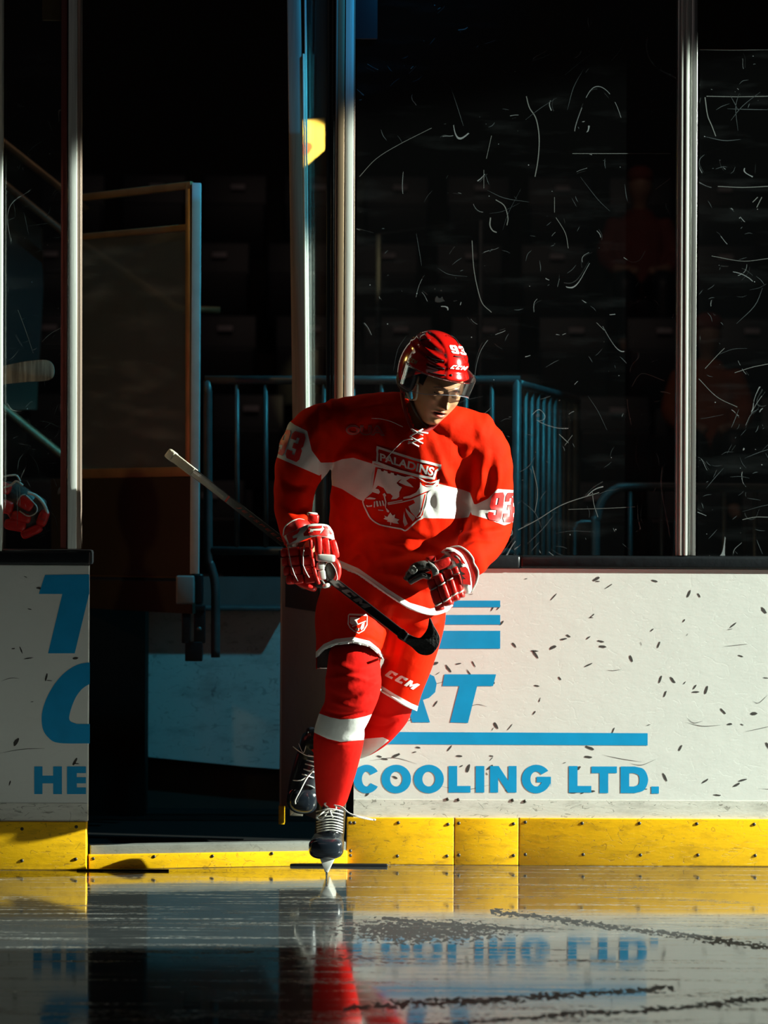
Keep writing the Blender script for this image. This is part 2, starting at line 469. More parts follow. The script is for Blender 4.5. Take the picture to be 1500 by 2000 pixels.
def glass_mat(name, haze=0.004, scr=0.25, tint=(0.96, 0.98, 0.97), smear=0.02, refl=0.9):
    m, nt, b, out = nodes_of(name); nt.nodes.remove(b)
    tr = N_(nt, 'ShaderNodeBsdfTransparent'); tr.inputs[0].default_value = (*tint, 1)
    gl = N_(nt, 'ShaderNodeBsdfGlossy'); gl.inputs['Roughness'].default_value = 0.04; gl.inputs['Color'].default_value = (1, 1, 1, 1)
    fr = N_(nt, 'ShaderNodeFresnel'); fr.inputs[0].default_value = 1.45
    mx = N_(nt, 'ShaderNodeMixShader'); nt.links.new(math_(nt, 'MULTIPLY', fr.outputs[0], refl), mx.inputs[0]); nt.links.new(tr.outputs[0], mx.inputs[1]); nt.links.new(gl.outputs[0], mx.inputs[2])
    tc = N_(nt, 'ShaderNodeTexCoord'); v = tc.outputs['Object']
    mp = N_(nt, 'ShaderNodeMapping'); mp.inputs['Scale'].default_value = (1, 1, 5); nt.links.new(v, mp.inputs[0])
    mp2 = N_(nt, 'ShaderNodeMapping'); mp2.inputs['Scale'].default_value = (1.3, 1, 0.8); mp2.inputs['Rotation'].default_value = (0, 0.5, 0); nt.links.new(v, mp2.inputs[0])
    s1 = scratch_mask(nt, mp2.outputs[0], 2.2, 0.0011, 0.56)
    s2 = scratch_mask(nt, v, 5.5, 0.002, 0.62)
    n = N_(nt, 'ShaderNodeTexNoise'); n.inputs['Scale'].default_value = 3.5; n.inputs['Detail'].default_value = 6; nt.links.new(mp.outputs[0], n.inputs['Vector'])
    sm = math_(nt, 'MULTIPLY', math_(nt, 'POWER', math_(nt, 'MAXIMUM', math_(nt, 'SUBTRACT', n.outputs['Fac'], 0.52), 0.0), 1.3), smear * 6)
    sp = N_(nt, 'ShaderNodeTexVoronoi'); sp.inputs['Scale'].default_value = 26; nt.links.new(v, sp.inputs['Vector'])
    dots = math_(nt, 'MULTIPLY', math_(nt, 'LESS_THAN', sp.outputs['Distance'], 0.05), math_(nt, 'GREATER_THAN', n.outputs['Fac'], 0.56))
    msk = math_(nt, 'MINIMUM', math_(nt, 'ADD', math_(nt, 'ADD', math_(nt, 'MULTIPLY', math_(nt, 'ADD', s1, s2), scr), sm), math_(nt, 'ADD', math_(nt, 'MULTIPLY', dots, 0.4), haze)), 1.0)
    df = N_(nt, 'ShaderNodeBsdfDiffuse'); df.inputs[0].default_value = (0.6, 0.68, 0.7, 1)
    m2 = N_(nt, 'ShaderNodeMixShader'); nt.links.new(msk, m2.inputs[0]); nt.links.new(mx.outputs[0], m2.inputs[1]); nt.links.new(df.outputs[0], m2.inputs[2])
    nt.links.new(m2.outputs[0], out.inputs[0])
    return m
def plastic_board(name, base, dirt, gouge=0.25, rough=0.42, dscale=(1.2, 1, 6), amount=0.5):
    """scuffed painted board: horizontal dirt streaks, fine gouges"""
    m, nt, b, out = nodes_of(name)
    tc = N_(nt, 'ShaderNodeTexCoord'); v = tc.outputs['Object']
    mp = N_(nt, 'ShaderNodeMapping'); mp.inputs['Scale'].default_value = dscale; nt.links.new(v, mp.inputs[0])
    n = N_(nt, 'ShaderNodeTexNoise'); n.inputs['Scale'].default_value = 5; n.inputs['Detail'].default_value = 8; n.inputs['Roughness'].default_value = 0.7; nt.links.new(mp.outputs[0], n.inputs['Vector'])
    mr = N_(nt, 'ShaderNodeMapRange'); mr.inputs[1].default_value = 0.5; mr.inputs[2].default_value = 0.78; nt.links.new(n.outputs['Fac'], mr.inputs[0])
    s1 = scratch_mask(nt, mp.outputs[0], 9, 0.012, 0.55); s2 = scratch_mask(nt, v, 14, 0.008, 0.56)
    f = math_(nt, 'MINIMUM', math_(nt, 'ADD', math_(nt, 'MULTIPLY', mr.outputs[0], amount), math_(nt, 'MULTIPLY', math_(nt, 'ADD', s1, s2), gouge)), 1.0)
    nt.links.new(mixc(nt, f, base, dirt), b.inputs['Base Color'])
    b.inputs['Roughness'].default_value = rough; b.inputs['Specular IOR Level'].default_value = 0.4
    bp = N_(nt, 'ShaderNodeBump'); bp.inputs['Strength'].default_value = 0.5; bp.inputs['Distance'].default_value = 0.004
    h = math_(nt, 'SUBTRACT', math_(nt, 'MULTIPLY', n.outputs['Fac'], 0.8), math_(nt, 'MULTIPLY', math_(nt, 'ADD', s1, s2), 0.8))
    nt.links.new(h, bp.inputs['Height']); nt.links.new(bp.outputs[0], b.inputs['Normal'])
    return m
# ------------------------------------------------------------------ the setting: ice, boards, glass
RED = (0.70, 0.016, 0.002); WHITE = (0.74, 0.73, 0.69)
m_panel = plastic_board('board_white_film', (0.78, 0.79, 0.74), (0.45, 0.45, 0.41), 0.0, 0.38, (0.8, 1, 1.4), 0.12)
m_scuff = plastic_board('board_white_scuffed', (0.74, 0.73, 0.65), (0.16, 0.15, 0.12), 0.55, 0.45, (1.2, 1, 5), 0.6)
m_yellow = plastic_board('kick_plate_yellow', (0.98, 0.54, 0.004), (0.32, 0.16, 0.01), 0.45, 0.4, (1.5, 1, 5), 0.75)
m_blue = mat('blue_print', (0.004, 0.33, 0.66), 0.4, var=0.05)
m_mark = mat('puck_mark', (0.05, 0.045, 0.04), 0.7)
m_black = mat('black_rubber', (0.008, 0.010, 0.012), 0.35, bump=0.2, bscale=25, spec=0.4)
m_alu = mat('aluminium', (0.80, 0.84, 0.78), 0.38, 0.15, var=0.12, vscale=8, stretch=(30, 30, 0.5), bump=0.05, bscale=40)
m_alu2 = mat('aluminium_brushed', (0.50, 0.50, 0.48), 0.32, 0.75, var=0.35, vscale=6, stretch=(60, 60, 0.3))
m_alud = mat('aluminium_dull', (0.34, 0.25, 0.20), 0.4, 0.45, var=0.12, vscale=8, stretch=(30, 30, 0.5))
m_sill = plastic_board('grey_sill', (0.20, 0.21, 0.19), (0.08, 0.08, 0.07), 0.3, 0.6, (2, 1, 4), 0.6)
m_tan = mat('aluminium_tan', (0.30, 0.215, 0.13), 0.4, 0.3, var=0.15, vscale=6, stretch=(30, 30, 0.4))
m_glass_d = glass_mat('door_glass_clear', 0.0, 0.0, smear=0.0, refl=0.08)
m_redrub = mat('red_seal', (0.20, 0.03, 0.02), 0.5)
m_screw = mat('screw_steel', (0.07, 0.065, 0.055), 0.4, 0.6)
m_glass = glass_mat('scratched_glass', 0.0022, 0.30, smear=0.012)
m_glass_l = glass_mat('scratched_glass_left', 0.003, 0.25, smear=0.03)
m_scratch = mat('glass_scratch', (0.12, 0.135, 0.13), 0.6)
m_scratch2 = mat('glass_scratch_faint', (0.035, 0.05, 0.055), 0.6)
m_conc = plastic_board('worn_white_wall', (0.45, 0.47, 0.47), (0.08, 0.08, 0.08), 0.35, 0.6, (1, 1, 2.2), 0.6)
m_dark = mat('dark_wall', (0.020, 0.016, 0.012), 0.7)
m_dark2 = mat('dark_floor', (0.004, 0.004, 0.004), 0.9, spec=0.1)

# ice
def ice_mat():
    m, nt, b, out = nodes_of('ice')
    tc = N_(nt, 'ShaderNodeTexCoord'); v = tc.outputs['Object']
    def noise(scale, st, det=5, rot=0.0):
        mp = N_(nt, 'ShaderNodeMapping'); mp.inputs['Scale'].default_value = st; mp.inputs['Rotation'].default_value = (0, 0, rot); nt.links.new(v, mp.inputs[0])
        n = N_(nt, 'ShaderNodeTexNoise'); n.inputs['Scale'].default_value = scale; n.inputs['Detail'].default_value = det; n.inputs['Roughness'].default_value = 0.6; nt.links.new(mp.outputs[0], n.inputs['Vector']); return n.outputs['Fac']
    # snow streaks scraped along the boards, grit
    streak = noise(2.2, (0.7, 9, 1), 8, 0.03)
    grit = noise(55, (1, 0.5, 1), 3)
    ms = N_(nt, 'ShaderNodeMapRange'); ms.inputs[1].default_value = 0.52; ms.inputs[2].default_value = 0.70; nt.links.new(streak, ms.inputs[0])
    mg = N_(nt, 'ShaderNodeMapRange'); mg.inputs[1].default_value = 0.35; mg.inputs[2].default_value = 0.75; nt.links.new(grit, mg.inputs[0])
    snow = math_(nt, 'MULTIPLY', ms.outputs[0], mg.outputs[0])
    rutn = noise(0.9, (0.35, 3.2, 1), 4, -0.12)
    d = math_(nt, 'ABSOLUTE', math_(nt, 'SUBTRACT', rutn, 0.5))
    rut = math_(nt, 'MULTIPLY', math_(nt, 'LESS_THAN', d, 0.010), mg.outputs[0])
    sx = N_(nt, 'ShaderNodeSeparateXYZ'); nt.links.new(v, sx.inputs[0]); X_, Y_ = sx.outputs[0], sx.outputs[1]
    # a rough scraped patch and two long skate ruts
    wob = math_(nt, 'MULTIPLY', math_(nt, 'SUBTRACT', noise(2.5, (1, 1, 1), 3), 0.5), 0.25)
    ex = math_(nt, 'DIVIDE', math_(nt, 'SUBTRACT', X_, 0.12), 0.33); ey = math_(nt, 'DIVIDE', math_(nt, 'ADD', math_(nt, 'ADD', Y_, 1.80), wob), 0.36)
    rad = math_(nt, 'ADD', math_(nt, 'MULTIPLY', ex, ex), math_(nt, 'MULTIPLY', ey, ey))
    patch = math_(nt, 'MAXIMUM', math_(nt, 'SUBTRACT', 1.0, rad), 0.0)
    def line(x0, y0, sl, w, xa, xb):
        dd = math_(nt, 'ABSOLUTE', math_(nt, 'ADD', math_(nt, 'SUBTRACT', math_(nt, 'SUBTRACT', Y_, y0), math_(nt, 'MULTIPLY', math_(nt, 'SUBTRACT', X_, x0), sl)), wob))
        m_ = math_(nt, 'MAXIMUM', math_(nt, 'SUBTRACT', 1.0, math_(nt, 'DIVIDE', dd, w)), 0.0)
        return math_(nt, 'MULTIPLY', m_, math_(nt, 'MULTIPLY', math_(nt, 'GREATER_THAN', X_, xa), math_(nt, 'LESS_THAN', X_, xb)))
    marks_ = math_(nt, 'ADD', math_(nt, 'ADD', line(-0.067, -3.30, 0.43, 0.10, -0.1, 0.8), line(0.475, -1.45, -1.0, 0.12, 0.35, 1.6)), math_(nt, 'ADD', line(0.1, -1.55, -0.55, 0.05, 0.0, 0.5), line(0.2, -3.55, 0.5, 0.05, 0.0, 1.2)))
    speck = math_(nt, 'GREATER_THAN', math_(nt, 'ADD', noise(60, (1, 0.3, 1), 5), math_(nt, 'MULTIPLY', math_(nt, 'MINIMUM', math_(nt, 'ADD', patch, marks_), 1.0), 0.24)), 0.62)
    dark = math_(nt, 'MULTIPLY', speck, math_(nt, 'GREATER_THAN', math_(nt, 'ADD', patch, marks_), 0.02))
    rough = math_(nt, 'ADD', math_(nt, 'MULTIPLY', snow, 0.45), math_(nt, 'ADD', math_(nt, 'MULTIPLY', math_(nt, 'MAXIMUM', rut, dark), 0.5), 0.06))
    col = mixc(nt, snow, (0.045, 0.05, 0.052), (0.55, 0.57, 0.55)); col = mixc(nt, math_(nt, 'MULTIPLY', math_(nt, 'MAXIMUM', rut, dark), 0.8), col, (0.035, 0.035, 0.035))
    nt.links.new(col, b.inputs['Base Color']); nt.links.new(rough, b.inputs['Roughness'])
    b.inputs['IOR'].default_value = 1.25
    nt.links.new(math_(nt, 'SUBTRACT', 0.5, math_(nt, 'MULTIPLY', dark, 0.20)), b.inputs['Specular IOR Level'])
    refl_boost = N_(nt, 'ShaderNodeMapRange'); refl_boost.inputs[1].default_value = -1.75; refl_boost.inputs[2].default_value = -1.35; refl_boost.inputs[3].default_value = 0.0; refl_boost.inputs[4].default_value = 0.34  # extra gloss near the boards paints in the brighter reflection there
    nt.links.new(math_(nt, 'ADD', Y_, wob), refl_boost.inputs[0])
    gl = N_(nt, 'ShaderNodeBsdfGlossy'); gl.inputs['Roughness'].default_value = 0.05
    ms_ = N_(nt, 'ShaderNodeMixShader'); nt.links.new(math_(nt, 'MULTIPLY', refl_boost.outputs[0], math_(nt, 'SUBTRACT', 1.0, math_(nt, 'MAXIMUM', snow, dark))), ms_.inputs[0])
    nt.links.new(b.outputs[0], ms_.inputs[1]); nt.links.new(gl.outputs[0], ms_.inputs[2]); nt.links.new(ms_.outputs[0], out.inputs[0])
    h = math_(nt, 'ADD', math_(nt, 'MULTIPLY', noise(30, (0.25, 1, 1), 4), 0.05), math_(nt, 'MULTIPLY', snow, 0.5))
    bp = N_(nt, 'ShaderNodeBump'); bp.inputs['Strength'].default_value = 0.18; bp.inputs['Distance'].default_value = 0.002
    nt.links.new(h, bp.inputs['Height']); nt.links.new(bp.outputs[0], b.inputs['Normal']); nt.links.new(bp.outputs[0], gl.inputs['Normal'])
    return m
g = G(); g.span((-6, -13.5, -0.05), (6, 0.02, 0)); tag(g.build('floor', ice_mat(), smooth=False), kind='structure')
g = G(); g.span((-9, 0.02, -0.05), (9, 16, 0.0)); tag(g.build('floor_behind', m_dark2, smooth=False), kind='structure')
g = G(); g.span((-9, 16, 0), (9, 16.1, 9)); tag(g.build('wall_back', m_dark, smooth=False), kind='structure')

random.seed(4)
def marks(g, x0, x1, z0, z1, Y, n, mi, big=1.0):
    """thin ellipses of puck rubber lying on the film"""
    for i in range(n):
        cx = random.uniform(x0, x1); cz = random.uniform(z0, z1); a = random.choice([0, 0.1, -0.3, 0.9, 1.1, -1.0, 0.5]) + random.uniform(-.2, .2)
        L = random.uniform(0.006, 0.018) * big; w = L * random.uniform(0.12, 0.4)
        pts = []
        K = 10
        for k in range(K):
            t = 2 * math.pi * k / K; rr = random.uniform(0.75, 1.1)
            u = math.cos(t) * L * rr; v = math.sin(t) * w * rr
            pts.append((cx + u * math.cos(a) - v * math.sin(a), Y, cz + u * math.sin(a) + v * math.cos(a)))
        g.add(pts, [tuple(range(K))], mi)
def scrape(g, x0, z0, x1, z1, Y, w, mi, bow=0.0):
    pts = smoothcurve([(x0, z0), ((x0 + x1) / 2 + bow * 0.3, (z0 + z1) / 2 + bow), (x1, z1)], 6)
    K = len(pts); ws = [w * math.sin(math.pi * (i + 0.3) / K) for i in range(K)]
    V, F = lines2d(pts, ws); g.add([(v[0], Y, v[1]) for v in V], F, mi)

def board(name, xl, xr, Y, ytop, ykick, ybase, label, kicks, screws, parent_marks=60, capx=None, ycap=None):
    """dasher board section seen between picture columns xl..xr"""
    A = P(xl, 1686, Y); B = P(xr, 1686, Y); zt = P((xl + xr) / 2, ytop, Y).z; zk = P((xl + xr) / 2, ykick, Y).z
    zs = zk + 0.065
    t = thing(name, (A.x, Y, 0), label, 'rink board')
    g = G(); g.span((A.x, Y, zs), (B.x, Y + 0.05, zt)); marks(g, A.x + 0.02, B.x - 0.02, zs + 0.02, zt - 0.03, Y - 0.0006, parent_marks, 1)
    rng = random.Random(xl)
    for k in range(int(parent_marks / 8)):
        x = rng.uniform(A.x, B.x - 0.1); z = rng.uniform(zs, zt - 0.2); scrape(g, x, z, min(B.x, x + rng.uniform(0.05, 0.2)), z + rng.uniform(-0.03, 0.03), Y - 0.0005, 0.0018, 1, rng.uniform(-.02, .02))
    g.build('panel', [m_panel, m_mark], t, False)
    g = G(); g.span((A.x, Y - 0.002, zk), (B.x, Y + 0.05, zs)); g.build('scuffed_strip', m_scuff, t, False)
    for a, b in kicks:
        xa, xb = P(a, 1686, Y).x, P(b, 1686, Y).x
        g = G(); g.span((xa + 0.0015, Y - 0.012, 0.0), (xb - 0.0015, Y + 0.04, zk), 0, 0.004); g.build('kick_plate', m_yellow, t, True)
    for sx, sy in screws:
        p = P(sx, sy, Y - 0.012 if sy > ykick else Y - 0.002); g = G(); g.sup(p, (0.0062, 0.003, 0.0062), None, 1, 1, 12, 6); g.build('screw', m_screw, t)
    c0, c1 = capx or (xl, xr); yc = ycap or (1083, ytop)
    g = G(); a = P(c0, 1686, Y); b = P(c1, 1686, Y); g.span((a.x, Y - 0.012, zt + 0.002), (b.x, Y + 0.13, P((c0 + c1) / 2, yc[0], Y - 0.012).z), 0, 0.01)
    g.build('cap_rail', m_black, t)
    return t, zt

bdl, _ = board('rink_board', -130, 170, -0.22, 1104, 1604, 1692, 'white rink board with blue lettering cut off at the open doorway, left of the skater',
            [(-130, 170)], [(43, 1619), (149, 1615), (43, 1681), (148, 1678), (-80, 1620), (-80, 1680)], 46, (-130, 174), (1074, 1104))
bdm, ztm = board('rink_board', 690, 1013, 0.0, 1110, 1597, 1684, 'white rink board with blue lettering directly behind the skater, right of the open doorway',
            [(676, 887), (887, 1013)], [(684, 1607), (692, 1607), (778, 1607), (875, 1610), (896, 1608), (1003, 1609), (684, 1662), (684, 1671), (776, 1672), (873, 1672), (896, 1670), (1003, 1671), (874, 1561), (895, 1562), (1001, 1563)], 55, (690, 1013), (1084, 1110))
bdr, ztr = board('rink_board', 1013, 1720, 0.0, 1112, 1599, 1687, 'white rink board under the right-hand glass, with most of LTD. in blue',
            [(1013, 1720)], [(1026, 1606), (1137, 1608), (1249, 1608), (1361, 1609), (1473, 1610), (1026, 1669), (1139, 1669), (1251, 1670), (1363, 1670), (1475, 1671), (1025, 1565), (1590, 1611), (1590, 1672)], 95, (1013, 1720), (1087, 1112))

def pr(Y):
    return lambda x, y: P(x, y, Y)
off = Vector((0, -0.0008, 0))
def printed(vf, Y, name, parent, m=None):
    return flatprint(vf, pr(Y), name, m or m_blue, parent, off)
def word(s, x0, x1, y0, y1, bold=0.045, shear=0.0, sx=0.0):
    return quadmap(norm2d(text2d(s, bold, shear)), [(x0, y0), (x1, y0), (x1, y1), (x0, y1)])
def clipx(vf, xmin=None, xmax=None):
    bm = bmesh.new(); vs = [bm.verts.new((v[0], v[1], 0)) for v in vf[0]]
    for f in vf[1]:
        try: bm.faces.new([vs[i] for i in f])
        except ValueError: pass
    if xmax is not None: bmesh.ops.bisect_plane(bm, geom=bm.verts[:] + bm.edges[:] + bm.faces[:], plane_co=(xmax, 0, 0), plane_no=(1, 0, 0), clear_outer=True)
    if xmin is not None: bmesh.ops.bisect_plane(bm, geom=bm.verts[:] + bm.edges[:] + bm.faces[:], plane_co=(xmin, 0, 0), plane_no=(-1, 0, 0), clear_outer=True)
    bm.verts.ensure_lookup_table()
    for i, v in enumerate(bm.verts): v.index = i
    r = [(v.co.x, v.co.y) for v in bm.verts], [tuple(v.index for v in f.verts) for f in bm.faces]; bm.free(); return r
YL = -0.22
# left board lettering, cut by the doorway: T, C, HE
printed(clipx(poly2d([[(88, 1123), (240, 1121), (232, 1160), (174, 1160), (146, 1276), (94, 1276), (122, 1160), (76, 1160)]]), xmax=174.5), YL, 'lettering', bdl)
co = [(178, 1293), (150, 1299), (122, 1318), (98, 1350), (83, 1388), (83, 1420), (94, 1440), (115, 1451), (178, 1452), (178, 1414), (150, 1414), (137, 1408), (136, 1395), (146, 1366), (160, 1346), (178, 1334)]
printed(clipx(poly2d([smoothcurve(co[:9], 5) + co[9:10] + smoothcurve(co[10:16], 5)]), xmax=175.5), YL, 'lettering', bdl)
printed(clipx(poly2d([[(67, 1497), (83, 1497), (83, 1515), (104, 1515), (104, 1497), (121, 1497), (121, 1551), (104, 1551), (104, 1530), (83, 1530), (83, 1551), (67, 1551)],
                      [(131, 1497), (176, 1497), (176, 1510), (150, 1510), (150, 1518), (176, 1518), (176, 1530), (150, 1530), (150, 1538), (176, 1538), (176, 1551), (131, 1551)]]), xmax=168), YL, 'lettering', bdl)
# middle board: speed bars, RT, long bar, COOLING
for (y0, y1) in ((1173, 1186), (1201, 1220), (1232, 1267)):
    printed(poly2d([[(742, y0), (977, y0), (977, y1), (730, y1)]]), 0, 'printed_bar', bdm)
bar = poly2d([[(655, 1429), (1265, 1432), (1265, 1456), (650, 1453)]])
printed(clipx(bar, xmin=690, xmax=1013), 0, 'printed_bar', bdm); printed(clipx(bar, xmin=1013), 0, 'printed_bar', bdr)
# R and T (heavy italic)
Rr = [[(790, 1316), (838, 1316), (848, 1321), (853, 1335), (850, 1352), (838, 1363), (826, 1367), (840, 1411), (805, 1411), (794, 1372), (786, 1372), (776, 1411), (741, 1411), (764, 1316)],
      [(796, 1335), (819, 1335), (823, 1343), (817, 1353), (791, 1353)]]
printed(poly2d(Rr), 0, 'lettering', bdm)
printed(poly2d([[(868, 1317), (969, 1317), (963, 1340), (932, 1340), (914, 1412), (879, 1411), (897, 1340), (864, 1340)]]), 0, 'lettering', bdm)
cw = word('COOLING', 686, 1075, 1494, 1548, 0.06)
# widen heavy letters: individual letters placed at the picture's columns
cols = [('C', 690, 742), ('O', 745, 803), ('O', 808, 867), ('L', 876, 919), ('I', 929, 946), ('N', 957, 1009), ('G', 1019, 1076), ('L', 1111, 1155), ('T', 1155, 1205), ('D', 1212, 1266), ('.', 1272, 1287)]
for ch, a, b in cols:
    if ch == '.': vf = poly2d([[(a, 1536), (b, 1536), (b, 1550), (a, 1550)]])
    elif ch == 'I': vf = poly2d([[(a, 1496), (b, 1496), (b, 1548), (a, 1548)]])
    elif ch == 'L': vf = poly2d([[(a, 1496), (a + 17, 1496), (a + 17, 1535), (b, 1535), (b, 1548), (a, 1548)]])
    elif ch == 'T': vf = poly2d([[(a, 1497), (b, 1497), (b, 1510), (a + 33, 1510), (a + 33, 1549), (a + 16, 1549), (a + 16, 1510), (a, 1510)]])
    elif ch == 'N': vf = poly2d([[(a, 1548), (a, 1496), (a + 17, 1496), (b - 16, 1525), (b - 16, 1496), (b, 1496), (b, 1548), (b - 17, 1548), (a + 16, 1519), (a + 16, 1548)]])
    elif ch == 'D':
        o_ = [(a, 1549), (a, 1497), (a + 28, 1497)] + smoothcurve([(a + 28, 1497), (b - 8, 1503), (b, 1523), (b - 8, 1543), (a + 28, 1549)], 5)[1:]
        i_ = [(a + 17, 1536), (a + 17, 1510), (a + 26, 1510)] + smoothcurve([(a + 26, 1510), (b - 19, 1514), (b - 17, 1523), (b - 19, 1532), (a + 26, 1536)], 5)[1:]
        vf = poly2d([o_, i_])
    else:
        cx, cy, rx, ry = (a + b) / 2, 1521.5, (b - a) / 2, 28
        if ch == 'O':
            vf = poly2d([[(cx + rx * math.cos(t), cy + ry * math.sin(t)) for t in np.linspace(0, 2 * math.pi, 33)[:-1]],
                         [(cx + (rx - 17) * math.cos(t), cy + (ry - 13.5) * math.sin(t)) for t in np.linspace(0, 2 * math.pi, 33)[:-1]]])
        else:
            a0, a1 = math.radians(-28), math.radians(332 - 304)  # opening on the right
            T = np.linspace(math.radians(32), math.radians(328), 28)
            o_ = [(cx + rx * math.cos(t), cy + ry * math.sin(t)) for t in T]; i_ = [(cx + (rx - 17) * math.cos(t), cy + (ry - 13.5) * math.sin(t)) for t in T[::-1]]
            if ch == 'C': vf = poly2d([o_ + i_])
            else:
                T = np.linspace(math.radians(18), math.radians(325), 28)
                o_ = [(cx + rx * math.cos(t), cy + ry * math.sin(t)) for t in T]; i_ = [(cx + (rx - 17) * math.cos(t), cy + (ry - 13.5) * math.sin(t)) for t in T[::-1]]
                vf = poly2d([o_ + i_[:-1] + [(b - 17, 1528), (b - 28, 1528), (b - 28, 1517), (b, 1517), (b, 1538)]])
    if b <= 1013: printed(vf, 0, 'lettering', bdm)
    elif a >= 1013: printed(vf, 0, 'lettering', bdr)

# doorway threshold
YT0, YT1 = -0.16, -0.03
t = thing('door_threshold', (P(171, 1690, -0.2).x, -0.2, 0), 'low grey topped yellow threshold across the bottom of the open doorway', 'threshold')
a = P(173, 1688, -0.19); b = P(676, 1683, -0.01)
def bar3(a, b, z0, z1, th, m, name, par_, bev=0.003):
    d = (Vector((b.x, b.y, 0)) - Vector((a.x, a.y, 0))); L = d.length; ang = math.atan2(d.y, d.x)
    g = G(); g.box(((a.x + b.x) / 2, (a.y + b.y) / 2, (z0 + z1) / 2), (L, th, z1 - z0), Matrix.Rotation(ang, 3, 'Z'), 0, bev); return g.build(name, m, par_)
bar3(a, b, 0, 0.052, 0.05, m_yellow, 'kick_plate', t)
bar3(a + Vector((0, 0.03, 0)), b + Vector((0, 0.03, 0)), 0.0, 0.083, 0.06, m_sill, 'sill', t)
for sx, sy in ((182, 1677), (301, 1673), (415, 1672), (531, 1667)):
    f_ = (sx - 171) / 505; p = P(sx, sy, -0.19 + 0.18 * f_ - 0.027); g = G(); g.sup(p, (0.006, 0.003, 0.006), None, 1, 1, 10, 6); g.build('screw', m_screw, t)
# thin rubber seal lying on the ice in front of the door
g = G(); g.span((P(560, 1690, -0.06).x, -0.075, 0.0), (P(757, 1690, -0.06).x, -0.055, 0.010), 0, 0.003)
tag(g.build('rubber_strip', m_black), 'thin black rubber strip lying on the ice along the threshold behind the front skate', 'seal')
g = G(); g.span((P(150, 1690, -0.25).x, -0.255, 0.0), (P(330, 1690, -0.25).x, -0.245, 0.007), 0, 0.002)
tag(g.build('rubber_strip', m_black), 'thin black rubber strip lying on the ice at the left end of the threshold', 'seal')

# glass panes with long hand placed scratches
def pane(px0, px1, py0, py1, Y, m, label, curves, n=40, seed=1, cat='glass pane', extra=None):
    g = G(); a = P(px0, py1, Y); b = P(px1, py0, Y); g.span((a.x, Y, a.z), (b.x, Y + 0.012, b.z))
    V, F = [], []
    for c in curves:
        w = c[0]; V2, F2 = lines2d(smoothcurve(c[1:], 8), w); bb = len(V); V += V2; F += [tuple(i + bb for i in f) for f in F2]
    rng = random.Random(seed); nb = len(F)
    for k in range(n):
        x = rng.uniform(px0 + 6, px1 - 6); y = rng.uniform(max(py0, 60), py1 - 8) if k % 3 else rng.uniform(py1 - 300, py1 - 5)
        a_ = rng.choice([0.05, -0.15, 1.3, 1.0, -0.9, -0.4, 2.2]) + rng.uniform(-.3, .3); L = rng.uniform(3, 26) if k % 4 else rng.uniform(25, 90)
        x2 = min(max(x + L * math.cos(a_), px0 + 3), px1 - 3); y2 = min(max(y + L * math.sin(a_), py0 + 3), py1 - 3)
        mx, my = (x + x2) / 2 + rng.uniform(-.12, .12) * L, (y + y2) / 2 + rng.uniform(-.12, .12) * L
        pts = smoothcurve([(x, y), (mx, my), (x2, y2)], 4); K = len(pts); w = rng.uniform(0.3, 1.3)
        V2, F2 = lines2d(pts, [w * math.sin(math.pi * (i + 0.5) / K) + 0.1 for i in range(K)]); bb = len(V); V += V2; F += [tuple(i + bb for i in f) for f in F2]
    g.add([P(min(max(v[0], px0), px1), min(max(v[1], py0), py1), Y - 0.0006) for v in V], F[:nb], 1)
    g.add([P(min(max(v[0], px0), px1), min(max(v[1], py0), py1), Y - 0.0006) for v in V], F[nb:], 2)
    o = g.build('safety_glass', [m, m_scratch, m_scratch2], None, False)
    return tag(o, label, cat)
pane(693, 1322, -60, 1085, 0.03, m_glass, 'large scratched glass pane above the boards directly behind the skater', [
    (1.8, (1028, 188), (1034, 210), (1047, 232), (1053, 268), (1051, 310), (1045, 345)), (1.4, (922, 470), (925, 520), (932, 560), (942, 592), (960, 610)),
    (1.6, (968, 390), (985, 402), (992, 425), (990, 440)), (2.2, (958, 425), (957, 440), (962, 450), (970, 454)), (0.9, (1083, 385), (1083, 415)),
    (1.0, (1086, 425), (1104, 455), (1110, 485)), (1.2, (1218, 503), (1235, 512), (1250, 507), (1260, 490)), (0.8, (702, 345), (735, 310), (780, 282), (843, 250)),
    (0.8, (945, 332), (945, 368)), (0.9, (960, 265), (950, 310)), (0.9, (1118, 300), (1310, 300)), (1.4, (1012, 1035), (1050, 1015), (1100, 985), (1170, 962)),
    (0.8, (1110, 995), (1180, 993), (1240, 990)), (0.9, (1225, 780), (1227, 800), (1233, 830)), (1.6, (1290, 765), (1300, 766), (1309, 769)),
    (0.9, (1234, 755), (1246, 735), (1260, 730), (1298, 744)), (0.8, (1165, 630), (1180, 645)), (1.3, (1092, 848), (1110, 865)), (0.8, (1103, 870), (1118, 850)),
    (0.9, (1280, 370), (1310, 348)), (1.0, (1040, 910), (1050, 960), (1045, 1000)), (1.0, (1157, 962), (1160, 985), (1168, 1010))], 150, 5)
pane(1362, 1560, 97, 1085, 0.02, m_glass, 'scratched glass pane right of the wide metal post', [
    (1.2, (1366, 97), (1430, 98), (1500, 97)), (1.2, (1380, 188), (1440, 189), (1500, 188)), (1.6, (1377, 190), (1382, 225), (1390, 245), (1398, 266)), (1.3, (1402, 364), (1450, 366), (1500, 364)),
    (1.0, (1377, 720), (1400, 695), (1415, 680)), (1.1, (1435, 728), (1470, 717), (1500, 711)), (1.0, (1365, 740), (1400, 775), (1440, 795)), (1.2, (1450, 1015), (1475, 1010), (1500, 1010)),
    (0.9, (1390, 500), (1450, 510), (1500, 505)), (1.5, (1470, 395), (1480, 385)), (1.5, (1478, 405), (1488, 385))], 90, 9)
